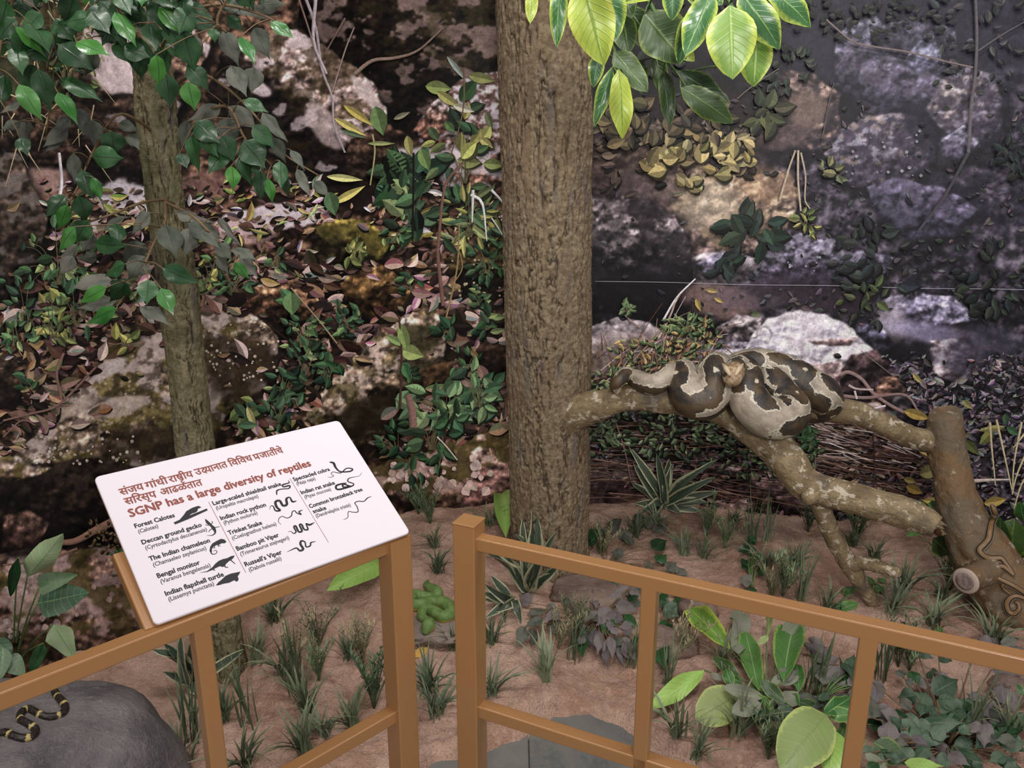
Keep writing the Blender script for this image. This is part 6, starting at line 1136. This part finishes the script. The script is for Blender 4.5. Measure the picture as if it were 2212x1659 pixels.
plant('dusty_sprig', 'sprig of dusty leaves climbing right of the big trunk base', 'plant', (1310, 1215), [(1700, 470 - 330, 1790, 260 - 200, 70, 'k'), (1640, 190, 1560, 130, 80, 'd'), (1600, 240, 1560, 150, 70, 'd'), (1640, 260, 1700, 180, 60, 'd'), (1830, 200, 1790, 120, 80, 'k'), (1850, 230, 1800, 150, 70, 'k'), (2000, 150, 2090, 90, 80, 'k'), (1950, 120, 1990, 20, 60, 'k'), (1980, 250, 2080, 200, 90, 'd'), (1800, 300, 1720, 270, 70, 'k'), (2010, 330, 2080, 290, 80, 'd'), (1940, 380, 2000, 350, 70, 'k'), (2080, 390, 2140, 340, 80, 'k'), (2150, 420, 2190, 380, 80, 'k'), (1920, 30, 1860, 120, 70, 'k')], 'ficus', PK_, cb, lift=.06, stem=TWIG, sr=.0014)
plant('dark_creeper', 'dark green leaves just right of the first upright, low down', 'plant', (1440, 1390), [(2020, 560, 2100, 600, 110, 'd'), (2060, 620, 2160, 690, 110, 'd'), (2130, 570, 2196, 660, 100, 'd'), (2050, 740, 2080, 860, 120, 'd'), (2030, 860, 2060, 1030, 120, 'd'), (2100, 740, 2010, 800, 90, 'd'), (2070, 940, 2090, 1040, 80, 'd'), (2190, 520, 2080, 530, 60, 'k')], 'ficus', PK_, cb, lift=.06, stem=TWIG, sr=.0014)
SCL[0] = 1 / 4.608
GM = {'y': LG, 'g': BG_, 'p': BY, 'k': BK, 'd': MK, 'b': MG}
plant('broad_leaved_plant', 'plant of broad green and yellowish leaves below the right rail', 'plant', (1655, 1510), fill([], 8, 700, 1700, 1000, 1450, 'gdk', 200, 340, 11) + [(905, 745, 505, 345, 230, 'b'), (990, 800, 1000, 330, 195, 'k'), (1195, 1160, 1060, 570, 205, 'g'), (1440, 1080, 1550, 520, 280, 'g'), (1420, 700, 1600, 470, 200, 'k'), (1000, 1030, 740, 820, 120, 'd'), (980, 1190, 560, 1440, 330, 'p'), (650, 960, 110, 1350, 170, 'y'), (1250, 1230, 835, 1120, 120, 'k'), (1450, 1280, 1215, 1060, 130, 'd'), (1590, 1180, 1570, 900, 120, 'g'), (1600, 1310, 1500, 1180, 120, 'g'), (860, 1050, 700, 1000, 60, 'k'), (1270, 640, 1280, 410, 60, 'p'), (1180, 700, 1290, 620, 60, 'p'), (1020, 1090, 900, 1010, 60, 'g'), (1240, 1330, 1080, 1480, 170, 'd')], 'broad', GM, cd_, lift=.10)
plant('grey_leaved_plant', 'low plant of mauve-grey leaves left of the second upright', 'plant', (1765, 1520), fill([], 16, 1350, 2150, 850, 1500, 'pkdt', 150, 260, 9) + [(1905, 830, 1590, 660, 120, 'p'), (1690, 640, 1880, 740, 90, 'p'), (2090, 1030, 1730, 950, 150, 'p'), (1860, 870, 1720, 850, 90, 'k'), (2140, 1080, 1960, 1110, 60, 'p'), (1830, 1000, 1830, 1110, 150, 'k'), (1430, 1320, 1130, 1270, 90, 'p'), (1520, 1380, 1320, 1440, 110, 'p'), (1250, 1310, 1090, 1370, 60, 'k'), (1830, 1310, 1500, 1180, 130, 'k'), (1500, 1460, 1330, 1640, 110, 'k'), (1900, 1260, 2110, 1190, 60, 'k'), (2100, 1130, 1990, 800, 70, 'd'), (2080, 900, 2150, 990, 60, 't')], 'ficus', PK_, cd_, lift=.08)
plant('pale_broad_leaf_plant', 'plant with a very large pale green leaf at the bottom', 'plant', (1790, 1620), [(1860, 1400, 1400, 1960, 440, 'p'), (1970, 1570, 1900, 2000, 230, 'y'), (1850, 1400, 2120, 1220, 150, 'g'), (1900, 1420, 2110, 1400, 150, 'g'), (2050, 1480, 1990, 1640, 110, 'd'), (2130, 1500, 2190, 1750, 120, 'd')], 'broad', GM, cd_, lift=.14)
SCL[0] = 1 / 5.041
TL_ = [(830, 850, 1110, 690, 200, 't'), (740, 800, 690, 640, 120, 'p'), (820, 690, 830, 560, 110, 't'), (650, 870, 445, 890, 150, 't'), (700, 990, 760, 830, 170, 't'), (880, 920, 1200, 960, 130, 't'), (860, 1010, 1110, 1040, 90, 't'), (700, 1190, 1190, 1170, 190, 't'), (900, 1200, 1240, 1210, 120, 't'), (1200, 1080, 1380, 1130, 100, 't'), (700, 1330, 1020, 1310, 150, 't'), (450, 1150, 770, 1360, 160, 't'), (120, 1180, 380, 1230, 170, 'd'), (390, 1060, 570, 1100, 90, 'd'), (140, 1040, 330, 1110, 90, 'd'), (240, 960, 400, 1110, 90, 'p'), (210, 760, 180, 1000, 150, 'p'), (170, 720, 340, 860, 90, 'p'), (540, 1060, 690, 1180, 80, 'p'), (280, 1310, 690, 1340, 70, 'p'), (580, 1350, 810, 1430, 130, 'p'), (850, 1400, 1060, 1500, 100, 'p'), (1230, 910, 1560, 950, 170, 'p'), (1560, 780, 1760, 1110, 170, 'p'), (1400, 1130, 1390, 1450, 140, 'p'), (1460, 1120, 1720, 1240, 180, 'k'), (1230, 1180, 1370, 1260, 130, 'p'), (1820, 1170, 1610, 1330, 90, 'd'), (1700, 750, 1840, 880, 100, 'g'), (850, 640, 1060, 720, 110, 'p'), (460, 590, 510, 690, 90, 'k'), (580, 600, 690, 760, 110, 'd'), (530, 700, 640, 760, 80, 'k'), (180, 1380, 600, 1640, 230, 'd2'), (520, 1600, 960, 1640, 110, 'y2'), (90, 1500, 380, 1700, 90, 'k2'), (1480, 1540, 1830, 1680, 110, 'd'), (1100, 1460, 1400, 1600, 90, 't'), (1080, 1180, 1240, 1300, 110, 't'), (660, 380, 840, 470, 90, 't'), (890, 420, 1050, 500, 110, 't'), (1470, 590, 1820, 650, 90, 'p'), (1330, 250, 1500, 330, 130, 'p2'), (1000, 1500, 1250, 1640, 120, 'p'), (700, 1500, 900, 1600, 90, 'p'), (1700, 1400, 1850, 1500, 90, 't')]
PK_.update({'g': BG_, 'd2': MK, 'y2': LG, 'k2': BK, 'p2': FP})
plant('teal_leaved_bush', 'low bush of teal and mauve leaves in the bottom right corner', 'bush', (2040, 1620), fill(TL_, 60, 150, 1800, 900, 1640, 'ttttdpk', 180, 320, 4), 'ficus', PK_, ce, lift=.09, stem=TWIG, wf=1.25)
plant('grey_sprig', 'small sprig with two dusty leaves just above the rail at right', 'plant', (2160, 1430), [(1515, 330, 1370, 180, 130, 'p'), (1580, 330, 1770, 240, 110, 'k'), (1640, 350, 1840, 360, 80, 'p'), (930, 205, 880, 110, 70, 'g')], 'ficus', PK_, ce, lift=.06, stem=TWIG, sr=.0014)
SCL[0] = 1 / 5.53
plant('round_leaved_plant', 'glossy round-leaved green plant right of the leaning log', 'plant', (2190, 1245), [(1220, 700, 1280, 220, 330, 'd2', 'broad'), (1150, 640, 1110, 210, 230, 'd2', 'broad'), (1300, 690, 1420, 380, 260, 'd2', 'broad'), (1420, 300, 1350, 20, 150, 'g', 'broad'), (1200, 620, 1030, 470, 160, 'g', 'broad')], 'broad', PK_, cf_, Y=2.42)
plant('round_leaved_plant', 'glossy round-leaved green plant left of the leaning log', 'plant', (2070, 1245), [(720, 790, 500, 500, 280, 'g', 'broad'), (500, 640, 300, 460, 230, 'd2', 'broad'), (530, 410, 430, 300, 110, 'y2', 'broad'), (420, 230, 240, 50, 190, 'g', 'broad'), (240, 90, 0, 30, 90, 'g', 'broad'), (130, 400, -20, 430, 60, 'g', 'broad'), (560, 840, 480, 780, 110, 'd2', 'broad')], 'broad', PK_, cf_, Y=2.44)
SCL[0] = 1 / 2.967
plant('small_climber', 'small upright plant with rounded dark leaves near the top rail', 'plant', (1622, 1276), [(410, 250, 340, 270, 60, 'd'), (430, 240, 400, 290, 60, 'd'), (400, 330, 360, 350, 60, 'd'), (440, 300, 500, 330, 60, 'd'), (410, 390, 370, 330, 50, 'd'), (470, 360, 500, 430, 50, 'd'), (430, 470, 350, 440, 80, 'k'), (440, 500, 400, 540, 60, 'd'), (420, 200, 460, 180, 50, 'd'), (450, 200, 400, 220, 40, 'd')], 'heart', PK_, cc3, lift=.06)
plant('ivy_sprig', 'little sprig of three veined ivy leaves above the rail', 'plant', (1822, 1316), [(1040, 560, 1075, 490, 70, 'g'), (1020, 610, 945, 640, 60, 'g'), (1000, 640, 1110, 600, 70, 'g')], 'heart', PK_, cc3, lift=.04)
plant('ivy_sprig', 'ivy leaves under the fork of the fallen side branch', 'plant', (1890, 1285), [(1200, 480, 1170, 430, 60, 'g'), (1230, 480, 1270, 540, 60, 'g'), (1190, 500, 1240, 540, 50, 'g'), (1240, 440, 1290, 470, 40, 'g')], 'heart', PK_, cc3, lift=.04)
# fallen leaf
m = NT('dry_yellow_leaf', .6, .3); m.base(m.mix(m.noise(m.obj(), 3, 4), L_(176, 130, 48), L_(206, 168, 92))); o = leaf(None, 'magnolia', m.m, lp(893, 1420, .006), lp(928, 1398, .01), .03, .1, name='fallen_leaf'); tag(o, 'fallen dry yellow leaf on the soil beside the end post', 'leaf')

# ------------------------------------------------------------------ grass tufts and seedy sprigs
def bladed(n, h, spread, w, seed, droop=1.0):
    r = random.Random(seed); mb = MB()
    for i in range(n):
        a = r.uniform(0, 6.283); sp = r.uniform(.15, 1) * spread; L = h * r.uniform(.6, 1.1); dx, dy = math.cos(a), math.sin(a); ww = w * r.uniform(.7, 1.2); x0, y0 = r.gauss(0, .006), r.gauss(0, .006); V = []; k = 6
        for j in range(k):
            t = j / (k - 1); o = sp * L * (t ** 1.5); z = L * (t - droop * sp * .45 * t * t * t) ; q = ww * (1 - t ** 2.2) * (.55 + 1.2 * min(t, .4)); cx, cy = x0 + dx * o, y0 + dy * o
            V += [(cx - dy * q, cy + dx * q, z), (cx, cy, z - q * .5), (cx + dy * q, cy - dx * q, z)]
        F = [[j * 3 + c, j * 3 + c + 1, j * 3 + c + 4, j * 3 + c + 3] for j in range(k - 1) for c in (0, 1)]
        mb.add(V, F, [(j / (k - 1), c / 2) for j in range(k) for c in range(3)])
    return mb
def seedy(n, h, seed):
    r = random.Random(seed); mb = MB()
    for i in range(n):
        a = r.uniform(0, 6.283); sp = r.uniform(.1, .7); L = h * r.uniform(.7, 1.1); p = [(0, 0, 0, .0011), (math.cos(a) * sp * L * .4, math.sin(a) * sp * L * .4, L * .55, .0009), (math.cos(a) * sp * L, math.sin(a) * sp * L, L, .0005)]
        add_tube(mb, p, 6, 3); s = spline(np.array(p), 16)[4:, :3]
        for q in s:
            for _ in range(3):
                b = r.uniform(0, 6.283); e = q + np.array([math.cos(b) * .009, math.sin(b) * .009, .011]) * r.uniform(.7, 1.3); n_ = np.array([-math.sin(b), math.cos(b), 0]) * .0013; m_ = (q + e) / 2
                mb.add([q, m_ + n_, e, m_ - n_], [[0, 1, 2, 3]])
    return mb
def blade_mat(name, a, b, tip):
    m = NT(name, .5, .3); uv = m.uv(); sp = m.n('ShaderNodeSeparateXYZ'); m.l(uv, sp.inputs[0]); oi = m.n('ShaderNodeObjectInfo').outputs['Random']; n1 = m.noise(m.obj(), 60, 2)
    c = m.mix(m.step(m.math('ADD', m.math('MULTIPLY', oi, .5), m.math('MULTIPLY', n1, .6)), .3, .8), a, b); c = m.mix(m.math('MULTIPLY', m.step(sp.outputs[0], .55, 1), .5), c, tip); m.base(c); return m.m
GRM = blade_mat('green_grass', L_(72, 86, 62), L_(112, 122, 96), L_(130, 142, 106)); GRD = blade_mat('dusty_grass', L_(86, 98, 72), L_(120, 128, 100), L_(150, 148, 122)); SDM = blade_mat('pale_seed_sprig', L_(92, 96, 72), L_(160, 150, 116), L_(180, 172, 138)); SDG = blade_mat('green_seed_sprig', L_(70, 92, 64), L_(116, 132, 96), L_(150, 156, 124))
TM = {}
for i in range(4):
    TM['a', i] = bladed(30, .085, 1.1, .0028, 40 + i).mesh('grass_tuft', GRM); TM['b', i] = bladed(22, .10, .9, .0032, 60 + i).mesh('grass_tuft', GRD); TM['t', i] = bladed(14, .15, .35, .0022, 80 + i, .4).mesh('grass_tuft', GRM)
    TM['s', i] = seedy(9, .10, 90 + i).mesh('seed_sprig', SDM); TM['g', i] = seedy(10, .09, 110 + i).mesh('seed_sprig', SDG)
TU = [(593, 1345, 1.0, 'b', 'right of the slim trunk, just under the sign'), (553, 1432, 1.1, 'b', 'on the right side of the slim trunk base'), (539, 1568, 1.1, 't', 'tall, by the lower left upright'), (527, 1655, 1.1, 'b', 'at the bottom edge right of the left upright'), (660, 1538, 1.15, 'b', 'in the middle of the left railing opening'), (655, 1628, 1.1, 'b', 'lowest in the left railing opening, above the lower rail'), (646, 1492, 1.2, 't', 'upright, behind the middle of the left opening'), (418, 1605, 1.3, 't', 'thin, along the right side of the boulder'), (398, 1650, 1.0, 'b', 'at the bottom corner of the boulder'), (760, 1575, 1.0, 'b', 'left of the thick left post, above the lower rail'), (753, 1424, .8, 'a', 'left of the thick left post at mid height'), (612, 1455, 1.0, 'b', 'between the slim trunk and the seedy sprigs'), (480, 1560, 1.0, 'b', 'touching the left upright, beside the boulder'), (700, 1590, .9, 'a', 'two tufts left of the thick left post, near the lower rail'),
      (939, 1183, .95, 'a', 'right of the sign corner, left of the end post'), (946, 1237, .9, 'a', 'directly above the green snake'), (980, 1400, .8, 'a', 'touching the end post below the green snake'), (928, 1488, 1.1, 'a', 'between the two thick posts, middle height'), (942, 1548, 1.1, 'a', 'between the two thick posts, lowest'), (1062, 1500, 1.0, 'a', 'right side of the end post above the lower rail'), (1062, 1392, .95, 'a', 'right side of the end post under the strap leaves'), (1178, 1470, 1.2, 'b', 'star-shaped, alone on bare soil right of the end post'), (1236, 1428, .9, 't', 'under the dusty creeper in front of the big tree'), (1362, 1440, 1.0, 't', 'just left of the first upright'), (1372, 1160, 1.1, 'a', 'beside the big trunk, right of the dusty sprig'), (1060, 1136, 1.0, 'a', 'left of the single upright lime leaf'), (1478, 1200, 1.1, 'a', 'on top of the right rail, left part'), (1462, 1590, 1.1, 'b', 'low, right of the first upright above the lower rail'),
      (1517, 1205, 1.0, 'a', 'below the strap-leaved plant near the branch'), (1622, 1172, 1.1, 't', 'behind the small round-leaved climber'), (1655, 1170, 1.0, 't', 'left of the fallen side branch, far back'), (1729, 1300, 1.2, 't', 'thin and dark on the rail, left of the side branch tip'), (1720, 1222, 1.0, 'a', 'left of the side branch, spreading'), (1650, 1225, 1.0, 'a', 'spreading right of the small round-leaved climber'), (1888, 1212, 1.0, 'a', 'above the side branch fork'), (1955, 1275, 1.2, 'a', 'right of the side branch, dark and dense'), (1930, 1325, 1.2, 'a', 'between the side branch tip and the rail'), (2015, 1350, 1.2, 'a', 'under the cut stub of the log, on the rail'), (2035, 1292, 1.0, 'a', 'left of the cut stub of the log'), (2140, 1385, 1.1, 'a', 'under the leaning log at the right'), (1591, 1590, 1.2, 'b', 'long-bladed, left of the big pale leaf'), (1748, 1500, 1.2, 't', 'left of the second upright behind grey leaves'), (1903, 1470, 1.1, 't', 'right of the second upright, top of the opening'), (1500, 1640, .9, 'b', 'bottom edge right of the first upright'), (1785, 1318, 1.0, 'a', 'behind the ivy sprig above the rail'), (2090, 1600, 1.2, 't', 'growing through the bush in the bottom right corner'), (2180, 1600, 1.1, 'b', 'at the right edge of the bottom corner bush'), (1440, 1480, 1.0, 't', 'close right of the first upright, thin'), (1840, 1180, .9, 'a', 'left of the fallen branch end'), (1560, 1440, 1.0, 'b', 'behind the broad-leaved plant, under the stone'), (1300, 1168, .8, 'a', 'at the right foot of the big trunk'), (2150, 1240, .9, 'a', 'behind the leaning log'), (1580, 1135, .8, 'a', 'far back beside the mural rocks'), (1420, 1135, .9, 'a', 'under the strap-leaved plant right of the trunk')]
SE = [(690, 1395, 1.0, 's', 'upper middle of the left railing opening'), (640, 1440, 1.0, 's', 'right of the slim trunk, tallest'), (784, 1432, 1.2, 's', 'left of the thick left post'), (808, 1530, 1.4, 'g', 'in front of the thick left post'), (930, 1132, 1.1, 'g', 'right of the sign, under the mural rock'), (905, 1110, 1.0, 'g', 'at the sign corner by the mural'), (1240, 1398, 1.1, 's', 'beneath the dusty creeper'), (1205, 1402, 1.0, 's', 'left side of the dusty creeper'), (1300, 1200, .9, 's', 'right foot of the big trunk'), (1525, 1160, 1.2, 'g', 'left of the small round-leaved climber'), (1690, 1288, 1.3, 'g', 'standing on the rail left of the thin dark tuft'), (1565, 1185, 1.0, 'g', 'between strap plant and climber'), (1850, 1165, 1.0, 'g', 'beside the fallen branch end'), (1668, 1296, 1.0, 's', 'low, along the rail'), (1940, 1440, 1.2, 's', 'right of the second upright'), (1965, 1450, 1.1, 'g', 'top of the corner bush'), (2052, 1275, 1.0, 's', 'under the cut stub'), (1470, 1420, 1.0, 's', 'right of the first upright under the stone'), (1660, 1640, 1.0, 'g', 'bottom edge left of the huge pale leaf'), (1745, 1150, .9, 'g', 'behind the side branch'), (690, 1470, 1.0, 'g', 'centre of the left opening'), (870, 1480, 0, 'g', '')]
nm = {'a': 'green', 'b': 'dusty', 't': 'thin-bladed', 's': 'pale', 'g': 'grey-green'}
for k, (u, v, s, kd, lab) in enumerate(TU + SE):
    if s == 0: continue
    p = soil_at(u, v); z = max(float(soil_h(p[0], p[1])), 0)
    nme = 'seed_sprig' if kd in 'sg' else 'grass_tuft'
    o = link(nme, TM[kd, k % 4]); o.location = (p[0], p[1], z - .004); o.rotation_euler = (RL.uniform(-.15, .15), RL.uniform(-.15, .15), RL.uniform(0, 6.28)); s *= 1.45; o.scale = (s, s, s)
    tag(o, ('%s seed sprig ' if kd in 'sg' else '%s grass tuft ') % nm[kd] + lab.replace(',', ''), 'grass' if kd not in 'sg' else 'plant')
